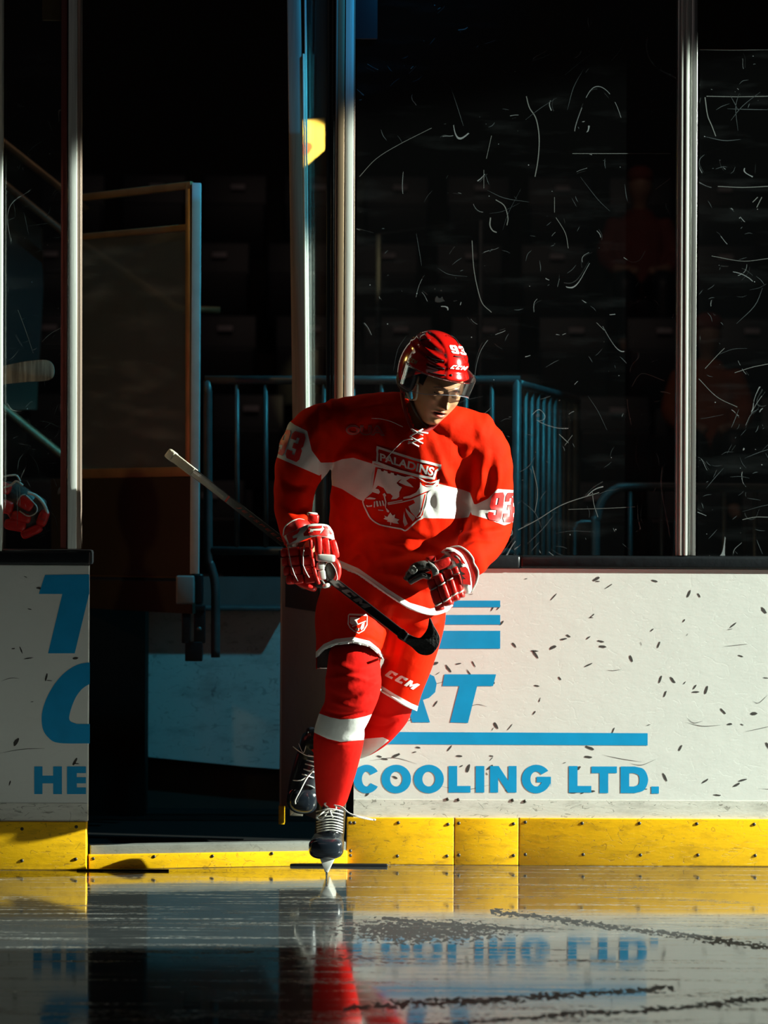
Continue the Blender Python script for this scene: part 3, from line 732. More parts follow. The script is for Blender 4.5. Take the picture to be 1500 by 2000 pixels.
pane(6, 124, -60, 1076, -0.18, m_glass_l, 'narrow scratched glass pane above the left board', [
    (0.9, (35, 605), (50, 645), (65, 690)), (0.8, (4, 640), (8, 700), (10, 730)), (1.2, (50, 795), (60, 785), (64, 785)), (0.8, (20, 930), (36, 927))], 60, 3)
for (x0, x1, y0, y1, Y, lb) in ((82, 120, -60, 40, -0.2, 'tan metal clamp at the top of the narrow left glass pane'), (693, 738, -60, 76, 0.0, 'grey metal clamp at the top left of the large glass pane')):
    g = G(); a = P(x0, y1, Y); b = P(x1, y0, Y); g.span((a.x, Y, a.z), (b.x, Y + 0.02, b.z), 0, 0.003)
    tag(g.build('glass_clamp', mat('clamp_metal_' + ('tan' if x0 < 100 else 'grey'), (0.10, 0.065, 0.03) if x0 < 100 else (0.03, 0.035, 0.045), 0.45, 0.3, stretch=(30, 30, 1))), lb, 'clamp')
# stanchions
def post(x0, x1, y0, y1, Y, depth, m, name='post', parent=None, bev=0.003, x0t=None):
    g = G(); sh = 0 if x0t is None else x0t - x0
    lo = [P(x0, y1, Y), P(x1, y1, Y)]; hi = [P(x0 + sh, y0, Y), P(x1 + sh, y0, Y)]
    pts = [lo[0], lo[1], hi[1], hi[0]]; g.prism(pts, (0, depth, 0))
    return g.build(name, m, parent, True, bev)
def stanchion(name, Y, label, parts):
    x = parts[0][0]; b = P(x, parts[0][3], Y); t = thing(name, (b.x, Y, b.z), label, 'metal post')
    for (x0, x1, y0, y1, dy, dep, m, nm, *r) in parts: post(x0, x1, y0, y1, Y + dy, dep, m, nm, t, 0.0007, *(r or []))
    return t
stanchion('glass_stanchion', -0.24, 'silver metal post at the left edge of the open doorway', [
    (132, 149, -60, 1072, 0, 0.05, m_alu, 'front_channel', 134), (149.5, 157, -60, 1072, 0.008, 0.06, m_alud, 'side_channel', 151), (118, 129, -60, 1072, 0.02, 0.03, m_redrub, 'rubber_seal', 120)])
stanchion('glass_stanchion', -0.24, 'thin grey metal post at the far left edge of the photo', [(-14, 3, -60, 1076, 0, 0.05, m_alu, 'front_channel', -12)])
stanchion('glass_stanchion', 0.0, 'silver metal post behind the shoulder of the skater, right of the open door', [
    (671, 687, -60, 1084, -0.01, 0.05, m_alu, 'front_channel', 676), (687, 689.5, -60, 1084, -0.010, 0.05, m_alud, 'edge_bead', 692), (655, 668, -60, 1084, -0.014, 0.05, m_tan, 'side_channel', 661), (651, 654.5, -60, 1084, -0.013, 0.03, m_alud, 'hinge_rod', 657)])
st = stanchion('glass_stanchion', 0.0, 'wide ribbed metal post between the two right-hand glass panes', [
    (1320, 1327, -60, 1085, 0.0, 0.06, m_alu2, 'outer_flange', 1325), (1327, 1332, -60, 1085, -0.006, 0.06, m_alu, 'rib', 1332), (1332, 1336, -60, 1085, 0.004, 0.05, m_alu2, 'groove', 1337),
    (1336, 1342, -60, 1085, -0.008, 0.06, m_alu, 'rib', 1341), (1342, 1347, -60, 1085, 0.004, 0.05, m_alu2, 'groove', 1347), (1347, 1358, -60, 1085, -0.002, 0.06, m_alu2, 'outer_flange', 1352)])

# the open door, swung back behind the boards
dr = thing('bench_door', (P(640, 1690, 0.05).x, 0.05, 0), 'open rink door swung back behind the skater, white panel below and glass above', 'door')
yF = 0.80
H = Vector((P(648, 1690, 0.06).x, 0.06, 0)); Fp = Vector((P(556, 1690, yF).x, yF, 0))
dv = (Fp - H); dl = dv.length; Rz = Matrix.Rotation(math.atan2(dv.y, dv.x), 3, 'Z'); mid = (H + Fp) / 2
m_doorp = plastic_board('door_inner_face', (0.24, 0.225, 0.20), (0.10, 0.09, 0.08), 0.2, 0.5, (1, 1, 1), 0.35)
nrm = Rz @ Vector((0, 1, 0))   # towards the left, into the doorway
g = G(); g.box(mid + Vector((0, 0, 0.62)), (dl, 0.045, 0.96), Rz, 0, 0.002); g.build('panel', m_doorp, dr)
g = G(); g.box(mid + nrm * 0.026 + Vector((0, 0, 0.985)), (dl * 0.7, 0.008, 0.16), Rz, 0, 0.002); g.build('backing_plate', mat('door_plate', (0.03, 0.028, 0.022), 0.5), dr)
g = G(); g.box(Fp + Vector((-0.012, -0.01, 0.60)), (0.016, 0.05, 1.0), None, 0, 0.003); g.build('edge_trim', mat('door_edge', (0.42, 0.30, 0.25), 0.5), dr)
g = G(); g.box(Fp + Vector((0.045, -0.06, 0.60)), (0.05, 0.03, 1.0), None, 0, 0.003); g.build('edge_stile', mat('door_edge_dark', (0.20, 0.18, 0.14), 0.5), dr)
g = G(); g.box(Fp + Vector((-0.012, -0.015, 0.10)), (0.022, 0.06, 0.07), None, 0, 0.002); g.build('kick_plate', m_yellow, dr)
g = G(); g.box(mid + Vector((0.0, 0, 1.105)), (dl, 0.06, 0.03), Rz, 0, 0.004); g.build('cap_rail', m_black, dr)
for sx, sy in ((586, 1236), (603, 1238), (588, 1305), (604, 1292), (592, 1408)):
    f_ = 1 - (sx - 556) / 92; yy = 0.06 + f_ * 0.74; p = P(sx, sy, yy) + nrm * 0.004
    g = G(); g.sup(p, (0.009, 0.007, 0.009), None, 1, 1, 12, 6); g.build('screw', m_screw, dr)
# door glass frame: leaning far stile, glass, near stile
post(575, 602, -60, 1095, yF - 0.03, 0.04, m_alud, 'far_stile', dr, 0.002, 560)
post(603, 606.5, -60, 1095, yF - 0.045, 0.04, m_alu, 'stile_bead', dr, 0.001, 594)
post(598.5, 602, 105, 1095, yF - 0.05, 0.02, m_alu, 'stile_bead', dr, 0.001, 591)
post(636, 643, -60, 1084, 0.12, 0.03, mat('dark_teal_seal', (0.012, 0.03, 0.04), 0.4), 'near_stile', dr, 0.002, 639)
post(644, 650, -60, 1084, 0.10, 0.03, m_black, 'hinge_seal', dr, 0.002, 648)
g = G(); a = P(603, 1095, yF - 0.02); b = P(638, 1095, 0.15); c = P(638, -60, 0.15); d = P(598, -60, yF - 0.02)
g.prism([a, b, c, d], (0.006, 0.004, 0)); g.build('door_glass', m_glass_d, dr, False)
# ------------------------------------------------------------------ behind the boards
m_steel = mat('painted_steel_tube', (0.05, 0.056, 0.06), 0.45, 0.2, var=0.2, vscale=14)
m_steel2 = mat('dark_steel', (0.05, 0.055, 0.06), 0.5, 0.3)
m_gold = mat('bronze_frame', (0.30, 0.20, 0.10), 0.42, 0.5, var=0.15, vscale=10)
m_cream = mat('frame_end_white', (0.45, 0.48, 0.48), 0.5)
m_bench = mat('brown_bench_panel', (0.016, 0.0125, 0.007), 0.6, var=0.2, vscale=3)
m_glass_b = glass_mat('hazy_glass', 0.03, 0.06, (0.93, 0.93, 0.88), 0.05)

# glazed gate standing obliquely in the doorway
gl_, gr_ = 1.62, 1.10
def gp(px, py):  # pixel on the oblique gate plane
    f_ = (px - 130) / (373 - 130.0); Y = 1.75 + (1.10 - 1.75) * f_
    return P(px, py, Y)
gt = thing('glazed_gate', (gp(373, 1500).x, 1.1, 0), 'bronze framed glass gate inside the doorway with a brown lower panel and pale right edge', 'gate')
def gbar(p, q, w, nm, m, dz=0.0):
    g = G(); a = gp(*p); b = gp(*q); d = b - a; t = d.normalized(); s = t.cross(Vector((0.94, -0.34, 0))) if abs(t.z) > .5 else Vector((0, 0, 1))
    s = s.normalized() * w / 2; n = Vector((0.35, 0.93, 0)) * 0.03
    if abs(t.z) > .5: s = Vector((0.80, -0.6, 0)).normalized() * w / 2
    g.prism([a - s, b - s, b + s, a + s], n); return g.build(nm, m, gt, True, 0.003)
gbar((130, 389), (372, 361), 0.030, 'top_rail', m_gold); gbar((130, 465), (362, 444), 0.026, 'middle_rail', m_gold)
gbar((130, 926), (372, 921), 0.040, 'sill_rail', m_gold); gbar((366.5, 358), (366.5, 925), 0.026, 'end_stile', m_gold)
g = G(); a = gp(130, 460); b = gp(362, 440); c = gp(362, 915); d = gp(130, 920); g.prism([d, c, b, a], (0.003, 0.008, 0)); g.build('glass', m_glass_b, gt, False)
g = G(); a = gp(100, 935); b = gp(374, 932); c = gp(374, 1127); d = gp(100, 1122); g.prism([d, c, b, a], (0.01, 0.03, 0)); g.build('lower_panel', m_bench, gt, False)
gbar((110, 1123), (374, 1129), 0.006, 'edge_strip', m_gold)
g = G(); a = gp(100, 1131); b = gp(376, 1136); g.prism([Vector((a.x, a.y, 0.86)), Vector((b.x, b.y, 0.86)), b, a], (0.01, 0.03, 0)); g.build('lower_panel', m_bench, gt, False)
g = G(); a = P(375, 357, 1.09); b = P(388, 1121, 1.09); g.span((a.x, 1.09, b.z), (b.x, 1.14, a.z), 0, 0.002); g.build('edge_stile', m_cream, gt)
# latch hardware
lt = thing('gate_latch', P(372, 1200, 1.20), 'pale latch plate with black bolt housing below the corner of the glazed gate', 'latch')
g = G(); g.box(P(362, 1152, 1.05), (M(36, 1.05), 0.03, M(56, 1.05)), None, 0, 0.008); g.build('latch_plate', mat('latch_plate_paint', (0.14, 0.17, 0.18), 0.5), lt)
g = G(); g.box(P(385, 1150, 1.21), (M(24, 1.17), 0.05, M(60, 1.17)), None, 0, 0.01); g.build('latch_body', m_black, lt)
g = G(); g.box(P(364, 1222, 1.2), (M(17, 1.2), 0.04, M(68, 1.2)), None, 0, 0.004); g.box(P(390, 1222, 1.2), (M(22, 1.2), 0.04, M(68, 1.2)), None, 0, 0.004); g.box(P(377, 1187, 1.2), (M(48, 1.2), 0.05, M(12, 1.2)), None, 0, 0.004)
g.box(P(379, 1272, 1.2), (M(34, 1.2), 0.05, M(38, 1.2)), None, 0, 0.004); g.build('bolt_housing', m_black, lt)
g = G(); g.sup(P(389, 1229, 1.17), (0.010, 0.008, 0.010), None, 1, 1); g.build('bolt_head', m_steel, lt)

# worn white bench wall, cut to the light patch; dark wall is its shaded base
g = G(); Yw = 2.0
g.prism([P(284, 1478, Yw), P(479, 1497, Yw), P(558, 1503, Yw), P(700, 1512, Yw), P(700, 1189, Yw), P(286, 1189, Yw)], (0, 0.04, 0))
tag(g.build('lit_wall_panel', m_conc, smooth=False), 'worn scuffed white wall panel cut to its light patch, low through the open doorway', 'panel')
g = G(); g.span((P(140, 1700, 2.05).x, 2.045, 0), (P(900, 1700, 2.05).x, 2.10, P(300, 1192, 2.05).z)); tag(g.build('bench_wall', m_dark, smooth=False), 'dark low wall standing for the shaded base below the worn white panel', 'wall')
g = G(); g.span((P(130, 1200, 1.95).x, 1.93, P(300, 1192, 1.95).z), (P(560, 1200, 1.95).x, 2.2, P(300, 1184, 1.95).z), 0, 0.004); tag(g.build('wall_ledge', m_steel2), 'dark ledge along the top of the worn white panel', 'ledge')
g = G(); g.span((P(90, 1200, 1.7).x, 1.7, 0), (P(284, 1200, 1.7).x, 1.9, P(300, 1187, 1.8).z)); tag(g.build('bench_box', mat('black_box', (0.006, 0.005, 0.004), 0.8, spec=0.1), smooth=False), 'dark brown box left of the worn white panel inside the doorway', 'box')
g = G(); g.span((P(395, 1100, 2.6).x, 2.6, 0.0), (P(640, 1100, 2.6).x, 2.68, P(500, 1128, 2.6).z)); tag(g.build('low_partition', mat('grey_bench_board', (0.06, 0.06, 0.065), 0.6), smooth=False), 'dark grey board behind the tube gate, below its bottom rail', 'board')

# tube gate in the doorway
tg = thing('tube_gate', P(405, 1285, 1.3), 'blue-lit grey tube gate with thin vertical bars in the open doorway', 'gate')
Yt = 1.3; R_ = M(9, Yt)
g = G(); g.tube(smoothcurve([P(406, 743, Yt), P(406, 900, Yt), P(407, 1075, Yt), P(412, 1105, Yt), P(420, 1140, Yt), P(421, 1200, Yt), P(421, 1284, Yt)], 6), R_, 14); g.build('hinge_post', m_steel, tg)
g = G(); g.tube([P(400, 742, Yt), P(1016, 742, Yt)], R_ * 0.95, 14); g.build('top_rail', m_steel, tg)
g = G(); g.tube([P(408, 1075, Yt), P(1016, 1079, Yt)], R_ * 0.9, 14); g.build('bottom_rail', m_steel, tg)
for x in (463, 519, 576, 633, 690, 746, 803, 859, 910, 961):
    g = G(); g.tube([P(x, 748, Yt), P(x, 1072, Yt)], M(5, Yt), 8); g.build('bar', m_steel, tg)
g = G(); e_ = P(1010, 742, Yt); g.tube([e_, (e_.x, e_.y, 0.0)], R_, 12); g.build('end_post', m_steel, tg)
# second gate running back into the dark
t2 = thing('tube_gate', P(1130, 1300, 3.5), 'tube gate with closely spaced bars receding behind the large glass pane', 'gate')
def bk(f_, z0): X0, X1 = P(1020, 0, 1.35).x, P(1130, 0, 3.6).x; return Vector((X0 + (X1 - X0) * f_, 1.35 + 2.25 * f_, z0))
zt_ = P(0, 745, 1.3).z
g = G(); g.tube(smoothcurve([bk(0.0, zt_), bk(0.5, zt_ + 0.0), bk(0.97, zt_ - 0.0), bk(1.0, zt_ - 0.04), bk(1.0, 1.6), bk(1.0, 0.0)], 5), 0.019, 12); g.build('frame_tube', m_steel, t2)
for k in range(9):
    f_ = 0.08 + k * 0.098; g = G(); g.tube([bk(f_, zt_ - 0.01), bk(f_, 0.6)], 0.011, 8); g.build('bar', m_steel, t2)
# curved railing
t3 = thing('curved_railing', P(1170, 1300, 2.5), 'low tube railing with a rounded left corner behind the right-hand glass', 'railing')
Yr = 2.5
arc = [Vector((P(1163, 1300, Yr).x, Yr, 0)), P(1163, 1060, Yr), P(1165, 1015, Yr), P(1176, 980, Yr), P(1200, 957, Yr), P(1235, 951, Yr), P(1400, 952, Yr), P(1575, 954, Yr)]
g = G(); g.tube(smoothcurve(arc, 8), M(9, Yr), 14); g.build('rail_tube', m_steel, t3)
for x in (1231, 1293, 1354, 1415, 1475, 1535):
    g = G(); g.tube([P(x, 952, Yr), P(x, 1290, Yr)], M(5, Yr), 8); g.build('bar', m_steel, t3)
g = G(); g.tube(smoothcurve([P(1122, 1300, Yr), P(1122, 1060, Yr), P(1124, 1030, Yr), P(1133, 1020, Yr), P(1160, 1020, Yr)], 6), M(3.5, Yr), 8); g.build('loop', m_steel, t3)
# sloping stair handrails on the left
for pts, lb in (([(-80, 205), (5, 277), (132, 378), (170, 412)], 'upper sloping bronze handrail behind the narrow left pane'),
                ([(-105, 272), (5, 356), (130, 458), (205, 506), (345, 603), (430, 606)], 'lower sloping bronze handrail that runs on behind the glazed gate'),
                ([(-130, 690), (5, 795), (120, 888), (165, 921)], 'lowest sloping bronze handrail, below the taped stick blade')):
    g = G(); g.tube([P(x, y, 3.2) for x, y in pts], 0.017, 10); g.tube([P(pts[0][0], pts[0][1], 3.2), Vector((P(pts[0][0], 0, 3.2).x, 3.2, 0))], 0.017, 8)
    tag(g.build('stair_handrail', m_gold), lb, 'handrail', 'sloping handrails')
g = G(); g.prism([P(-60, 330, 3.4), P(5, 385, 3.4), P(80, 445, 3.4), P(84, 560, 3.4), P(70, 800, 3.4), P(-60, 800, 3.4)], (0, 0.05, 0))  # tinted sheet in place of a lit area of wall
tag(g.build('lit_wall_patch', mat('lit_wall_olive', (0.05, 0.045, 0.02), 0.7), smooth=False), 'olive tinted panel standing for a lit wall area below the middle handrail', 'panel')

# yellow banner with an orange blot, seen through the door glass
bn = thing('hanging_banner', P(610, 330, 4.0), 'bright yellow banner with an orange heart shape seen through the door glass', 'banner')
m_yb = mat('banner_yellow', (0.9, 0.66, 0.14), 0.7, var=0.1); m_or = mat('banner_orange', (0.85, 0.12, 0.01), 0.7)
g = G(); g.prism([P(578, 235, 4), P(634, 231, 4), P(634, 293, 4), P(600, 322, 4), P(578, 338, 4)], (0, 0.02, 0)); g.build('cloth', m_yb, bn, False)
g = G(); g.tube([P(587, 330, 4.04), (P(587, 330, 4.04).x, 4.04, 0.0)], 0.012, 8); g.tube([P(587, 330, 4.04), P(587, 225, 4.04)], 0.012, 8); g.build('pole', m_steel2, bn)
g = G(); pts = [P(578 + 31 * u, 279 + 28 * v, 3.995) for u, v in [(0.2, 0), (0.5, 0.05), (0.75, -0.05), (1.0, 0.05), (1.05, 0.3), (0.9, 0.6), (0.7, 0.85), (0.4, 0.8), (0.2, 0.4)]]
g.prism(pts, (0, 0.003, 0)); g.build('emblem', m_or, bn, False)
bl = bpy.data.lights.new('banner_boost_spot', 'SPOT'); bl.energy = 300; bl.color = (1, 0.8, 0.4); bl.spot_size = math.radians(11); bl.spot_blend = 0.5  # spot added only to brighten the banner
blo = bpy.data.objects.new('banner_boost_spot', bl); COL.objects.link(blo); blo.location = P(560, 60, 2.6); blo.rotation_euler = (P(604, 285, 4) - blo.location).to_track_quat('-Z', 'Y').to_euler()

g = G(); g.span((1.92, 0.35, 0), (2.0, 4.5, 3.6)); tag(g.build('key_block_wall', m_dark, smooth=False), kind='structure')  # unseen wall added to keep the key spotlight off the bench area
# stands: dark steps with folding seats, small number plates catch the light
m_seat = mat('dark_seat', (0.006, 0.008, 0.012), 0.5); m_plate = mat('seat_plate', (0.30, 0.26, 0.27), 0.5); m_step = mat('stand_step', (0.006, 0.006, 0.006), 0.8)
rowY0 = 6.2
def row(r): return rowY0 + r * 0.85, 0.55 + r * 0.52
for r in range(6):
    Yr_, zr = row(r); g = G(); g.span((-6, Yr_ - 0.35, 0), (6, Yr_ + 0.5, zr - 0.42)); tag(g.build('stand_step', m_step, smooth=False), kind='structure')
def seat(x, r, label, grp):
    Yr_, zr = row(r); t = thing('stadium_seat', (x, Yr_, zr - 0.42), label, 'seat', grp)
    g = G(); g.box((x, Yr_ + 0.05, zr + 0.12), (0.44, 0.035, 0.42), Matrix.Rotation(-0.15, 3, 'X'), 0, 0.015); g.build('seat_back', m_seat, t)
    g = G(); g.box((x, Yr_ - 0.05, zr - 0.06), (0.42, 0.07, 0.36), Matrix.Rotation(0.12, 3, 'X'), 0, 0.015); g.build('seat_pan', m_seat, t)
    g = G(); g.box((x + 0.02, Yr_ + 0.015, zr + 0.24), (0.095, 0.006, 0.035), Matrix.Rotation(-0.15, 3, 'X'), 0, 0.001); g.build('number_plate', m_plate, t)
    g = G(); g.box((x, Yr_, zr - 0.25), (0.07, 0.1, 0.34), None, 0, 0.005); g.build('bracket', m_steel2, t)
    return t
proto = None
def copytree(o, par_=None):
    c = o.copy(); COL.objects.link(c); c.parent = par_
    for ch in [k for k in bpy.data.objects if k.parent == o]: copytree(ch, c)
    return c
for r in range(6):
    Yr_, zr = row(r)
    for k in range(9):
        if r == 0 and 2 < k < 6: continue
        x = -2.2 + k * 0.55 + (0.08 if r % 2 else 0) + (0.28 if r == 2 else 0)
        if proto is None:
            proto = seat(x, r, 'dark folding arena seat with a small number plate in the unlit stands', 'folding seats in the dark stands'); base = (x, Yr_, zr)
        else:
            c = copytree(proto); c.location = (x, Yr_, zr - 0.42)
g = G(); a = P(740, 458, 5.75); b = P(938, 431, 5.6); g.tube([(a.x, a.y, 0.0), a, b, (b.x, b.y, 0.0)], 0.016, 8); tag(g.build('streak_rail', m_steel2), 'tube in the stands built as the faint blue reflection streak behind the large glass pane', 'rail')  # tube put in to give the blue reflection streak in the pane

def spectator(X, r, jacket, hat, label):
    Yr_, zr = row(r); t = thing('person', (X, Yr_, zr - 0.42), label, 'person', None)
    def W(*q): return [(X + a, Yr_ + b, zr + c, *d) for a, b, c, *d in q]
    gB = G()
    chainw(gB, W((0, -.12, .02, .13, .09), (0, -.09, .2, .12, .09), (0, -.06, .42, .14, .09), (0, -.07, .52, .06), (0, -.09, .58, .05), (0, -.10, .66, .078, .09), (0, -.10, .74, .075, .09), (0, -.10, .79, .04)))
    for sx in (-1, 1):
        chainw(gB, W((.08 * sx, -.12, .04, .075), (.12 * sx, -.42, .05, .06), (.12 * sx, -.48, 0, .052), (.12 * sx, -.46, -.3, .04), (.12 * sx, -.50, -.36, .04), (.12 * sx, -.60, -.38, .035)))
        chainw(gB, W((.15 * sx, -.07, .45, .05), (.21 * sx, -.10, .24, .042), (.17 * sx, -.28, .15, .036), (.08 * sx, -.36, .13, .03), (.05 * sx, -.42, .12, .028)))
    V_, N__, F_ = remesh(gB, 0.012, 3); o = newobj('body', V_, F_, mat('spectator_skin', (0.30, 0.17, 0.11), 0.6), t)
    gJ = G()
    chainw(gJ, W((0, -.12, .04, .17, .12), (0, -.09, .2, .16, .12), (0, -.06, .42, .19, .12), (0, -.07, .50, .10)))
    for sx in (-1, 1): chainw(gJ, W((.15 * sx, -.07, .44, .075), (.22 * sx, -.10, .24, .062), (.17 * sx, -.28, .15, .052)))
    V_, N__, F_ = remesh(gJ, 0.012, 3); newobj('jacket', V_, F_, jacket, t)
    gT = G()
    for sx in (-1, 1): chainw(gT, W((.09 * sx, -.12, .04, .095), (.12 * sx, -.42, .05, .08), (.12 * sx, -.485, 0, .07), (.12 * sx, -.46, -.3, .055)))
    V_, N__, F_ = remesh(gT, 0.012, 3); newobj('trousers', V_, F_, m_seat, t)
    g = G(); g.sup((X, Yr_ - .095, zr + .755), (.088, .102, .07), None, .9, .9, 18, 10); g.build('cap', hat, t)
m_rb = mat('jacket_red_brown', (0.16, 0.03, 0.02), 0.8); m_rb2 = mat('jacket_orange', (0.25, 0.06, 0.015), 0.8); m_br = mat('cap_brown', (0.08, 0.045, 0.03), 0.8)
spectator(1.65, 4, m_rb, m_rb, 'seated person in dull red, high in the dark stands left of the wide post')
spectator(1.93, 2, m_rb2, m_rb, 'seated person in dull orange, dim in the stands right of the wide post')
# ------------------------------------------------------------------ the skater
m_jersey = cloth2('jersey_cloth', RED, WHITE, 'band')
m_sock = cloth2('sock_cloth', (0.70, 0.012, 0.008), WHITE, 'band')
m_pants = cloth2('pants_cloth', RED, WHITE, 'band', 0.6)
m_lining = mat('dark_lining', (0.01, 0.006, 0.006), 0.9)
m_pr_w = mat('print_white', (0.74, 0.72, 0.68), 0.5); m_pr_r = mat('print_red', (0.68, 0.015, 0.012), 0.5)
m_lace = mat('white_lace', (0.72, 0.70, 0.64), 0.7, bump=0.2, bscale=300)
m_gred = mat('glove_red', (0.70, 0.013, 0.008), 0.42, var=0.1, vscale=40, bump=0.08, bscale=120)
m_gwht = mat('glove_white', (0.72, 0.70, 0.64), 0.45); m_palm = mat('glove_palm', (0.05, 0.045, 0.04), 0.45, bump=0.3, bscale=90)
m_palm2 = mat('glove_palm_light', (0.30, 0.29, 0.26), 0.35, bump=0.3, bscale=70)
m_boot = mat('skate_black', (0.008, 0.010, 0.014), 0.28, spec=0.6, bump=0.05, bscale=60); m_toe = mat('skate_toe_cap', (0.010, 0.014, 0.020), 0.16, spec=0.6, coat=0.5)
m_holder = mat('blade_holder_white', (0.55, 0.55, 0.52), 0.35); m_blade = mat('blade_steel', (0.6, 0.62, 0.62), 0.2, 1.0)
m_helm = mat('helmet_red', (0.50, 0.006, 0.004), 0.16, var=0.04, spec=0.6, coat=0.8); m_vent = mat('helmet_vent', (0.006, 0.004, 0.004), 0.6)
m_clear = glass_mat('visor_clear', 0.004, 0.0, (0.97, 0.97, 0.98), 0.0)
m_strap = mat('chin_strap', (0.50, 0.46, 0.36), 0.5)
m_stick = mat('stick_black', (0.007, 0.008, 0.009), 0.3, spec=0.6, coat=0.3); m_tape = mat('stick_tape', (0.60, 0.55, 0.42), 0.8, bump=0.4, bscale=150)
m_bladetape = mat('blade_tape_black', (0.012, 0.011, 0.011), 0.75, bump=0.4, bscale=120); m_grey = mat('print_grey', (0.22, 0.23, 0.23), 0.4); m_silver = mat('stick_silver', (0.35, 0.34, 0.30), 0.35, 0.3)

skater = thing('person', P(640, 1720, -0.40), 'person in red hockey jersey numbered 93 and red helmet, gliding on one skate', 'person')

# --- head, built facing -y then turned
HR = Matrix.Rotation(math.radians(4), 3, 'Y') @ Matrix.Rotation(math.radians(35), 3, 'Z') @ Matrix.Rotation(math.radians(25), 3, 'X')
HS = 1.1; HC = P(843, 747, -0.62)
def hw(p): return HC + HR @ (Vector(p) * HS)
FR = Matrix.Rotation(math.radians(12), 3, 'Y') @ Matrix.Rotation(math.radians(26), 3, 'Z') @ Matrix.Rotation(math.radians(15), 3, 'X')
FS = 1.05; FC = P(854.5, 757.5, -0.62)
def fw(p): return FC + FR @ (Vector(p) * FS)
def sstep(a, b, x): t = np.clip((x - a) / (b - a), 0, 1); return t * t * (3 - 2 * t)
def head_geo():
    bm = bmesh.new(); bmesh.ops.create_icosphere(bm, subdivisions=7, radius=1.0)
    A = np.array([v.co[:] for v in bm.verts]); F = [tuple(v.index for v in f.verts) for f in bm.faces]; bm.free()
    x, y, z = A.T
    sg = lambda a, e: np.sign(a) * np.abs(a) ** e
    lowm = sstep(0.0, 1.0, -z); w = 1 - 0.30 * lowm ** 1.0
    X = 0.076 * sg(x, 0.93) * w
    Yf = np.where(y < 0, 0.094 * sg(y, 0.9) * (1 - 0.03 * lowm), 0.100 * y * (1 - 0.55 * lowm))
    Z = np.where(z > 0, 0.115 * z, 0.122 * sg(z, 0.86))
    Yf = Yf + 0.004 * 1.0 - 0.012 * sstep(0.6, 1.0, -z)
    V = np.stack([X, Yf, Z], 1)
    fr = sstep(0.05, 0.45, -y)
    def g2(cx, cz, sx, sz, h, sym=False):
        r = h * np.exp(-((X - cx) / sx) ** 2 - ((Z - cz) / sz) ** 2)
        if sym: r = r + h * np.exp(-((X + cx) / sx) ** 2 - ((Z - cz) / sz) ** 2)
        return r
    d = np.zeros(len(X))
    # nose
    t = np.clip((0.018 - Z) / 0.055, 0, 1); ridge = (0.003 + 0.021 * t ** 1.15) * np.exp(-(X / (0.0075 + 0.004 * t)) ** 2) * sstep(0.024, 0.006, Z) * sstep(-0.047, -0.039, Z)
    d += ridge + g2(0, -0.036, 0.0095, 0.008, 0.005) + g2(0.0125, -0.038, 0.0055, 0.0055, 0.008, True)
    d += g2(0.031, 0.007, 0.017, 0.0115, -0.0095, True) + g2(0.031, 0.0055, 0.0115, 0.0075, 0.0085, True)
    d += g2(0.030, 0.025, 0.019, 0.006, 0.0045, True) + g2(0.012, 0.008, 0.006, 0.012, -0.003, True)
    d += g2(0.043, -0.020, 0.016, 0.014, 0.0055, True) + g2(0.05, -0.062, 0.014, 0.02, -0.002, True)
    d += g2(0, -0.057, 0.017, 0.0042, 0.0065) + g2(0, -0.0740, 0.0155, 0.0055, 0.0100) + g2(0, -0.0650, 0.0165, 0.0036, -0.0140)
    d += g2(0, -0.049, 0.004, 0.006, -0.002) + g2(0, -0.082, 0.016, 0.004, -0.003) + g2(0, -0.102, 0.018, 0.011, 0.008)
    V[:, 1] -= d * fr
    # ears
    # colours
    skin = np.array((0.54, 0.27, 0.13)); C = np.tile(skin, (len(X), 1))
    def blend(mask, col): 
        nonlocal C; m_ = np.clip(mask, 0, 1)[:, None]; C = C * (1 - m_) + np.array(col) * m_
    blend(g2(0.043, -0.02, 0.02, 0.02, 0.25, True) * fr, (0.60, 0.26, 0.16))
    lipw = np.clip(1 - (X / 0.0245) ** 2, 0, 1)
    blend(((Z > -0.0640) & (Z < -0.0640 + 0.0085 * lipw)) * fr * (lipw > 0) * 0.9, (0.50, 0.14, 0.11))
    blend(((Z < -0.0655) & (Z > -0.0655 - 0.0125 * lipw ** 0.7)) * fr * (lipw > 0) * 0.95, (0.62, 0.15, 0.12))
    blend((np.abs(Z + 0.0650) < 0.0034 * lipw ** 0.5) * (np.abs(X) < 0.021) * fr, (0.05, 0.012, 0.01))
    for sg_ in (-1, 1):
        u = X * sg_ - 0.031
        bz = 0.0225 - 0.20 * np.maximum(u, 0) - 10 * np.maximum(u, 0) ** 2 + 0.10 * np.minimum(u, 0)
        blend((np.abs(Z - bz) < 0.0042 * np.clip(1.15 - np.abs(u / 0.019) ** 2, 0, 1)) * fr * 0.85, (0.035, 0.020, 0.014))
        lz = -0.0005 + 9 * u ** 2
        blend((np.abs(Z - lz) < 0.0014) * (np.abs(u) < 0.0135) * fr, (0.02, 0.012, 0.01))
        blend((np.abs(Z - (0.0125 - 7 * u ** 2)) < 0.0006) * (np.abs(u) < 0.013) * fr * 0.5, (0.2, 0.1, 0.06))
    hair = (Z > 0.062) | ((V[:, 1] > 0.005) & (Z > -0.02) ) | ((np.abs(X) > 0.062) & (V[:, 1] > -0.035) & (Z > 0.005))
    blend(hair * 1.0, (0.018, 0.013, 0.010))
    return V, F, C
hv, hf, hc = head_geo()
HRn = np.array(FR); hvw = (hv * FS) @ HRn.T + np.array(FC)
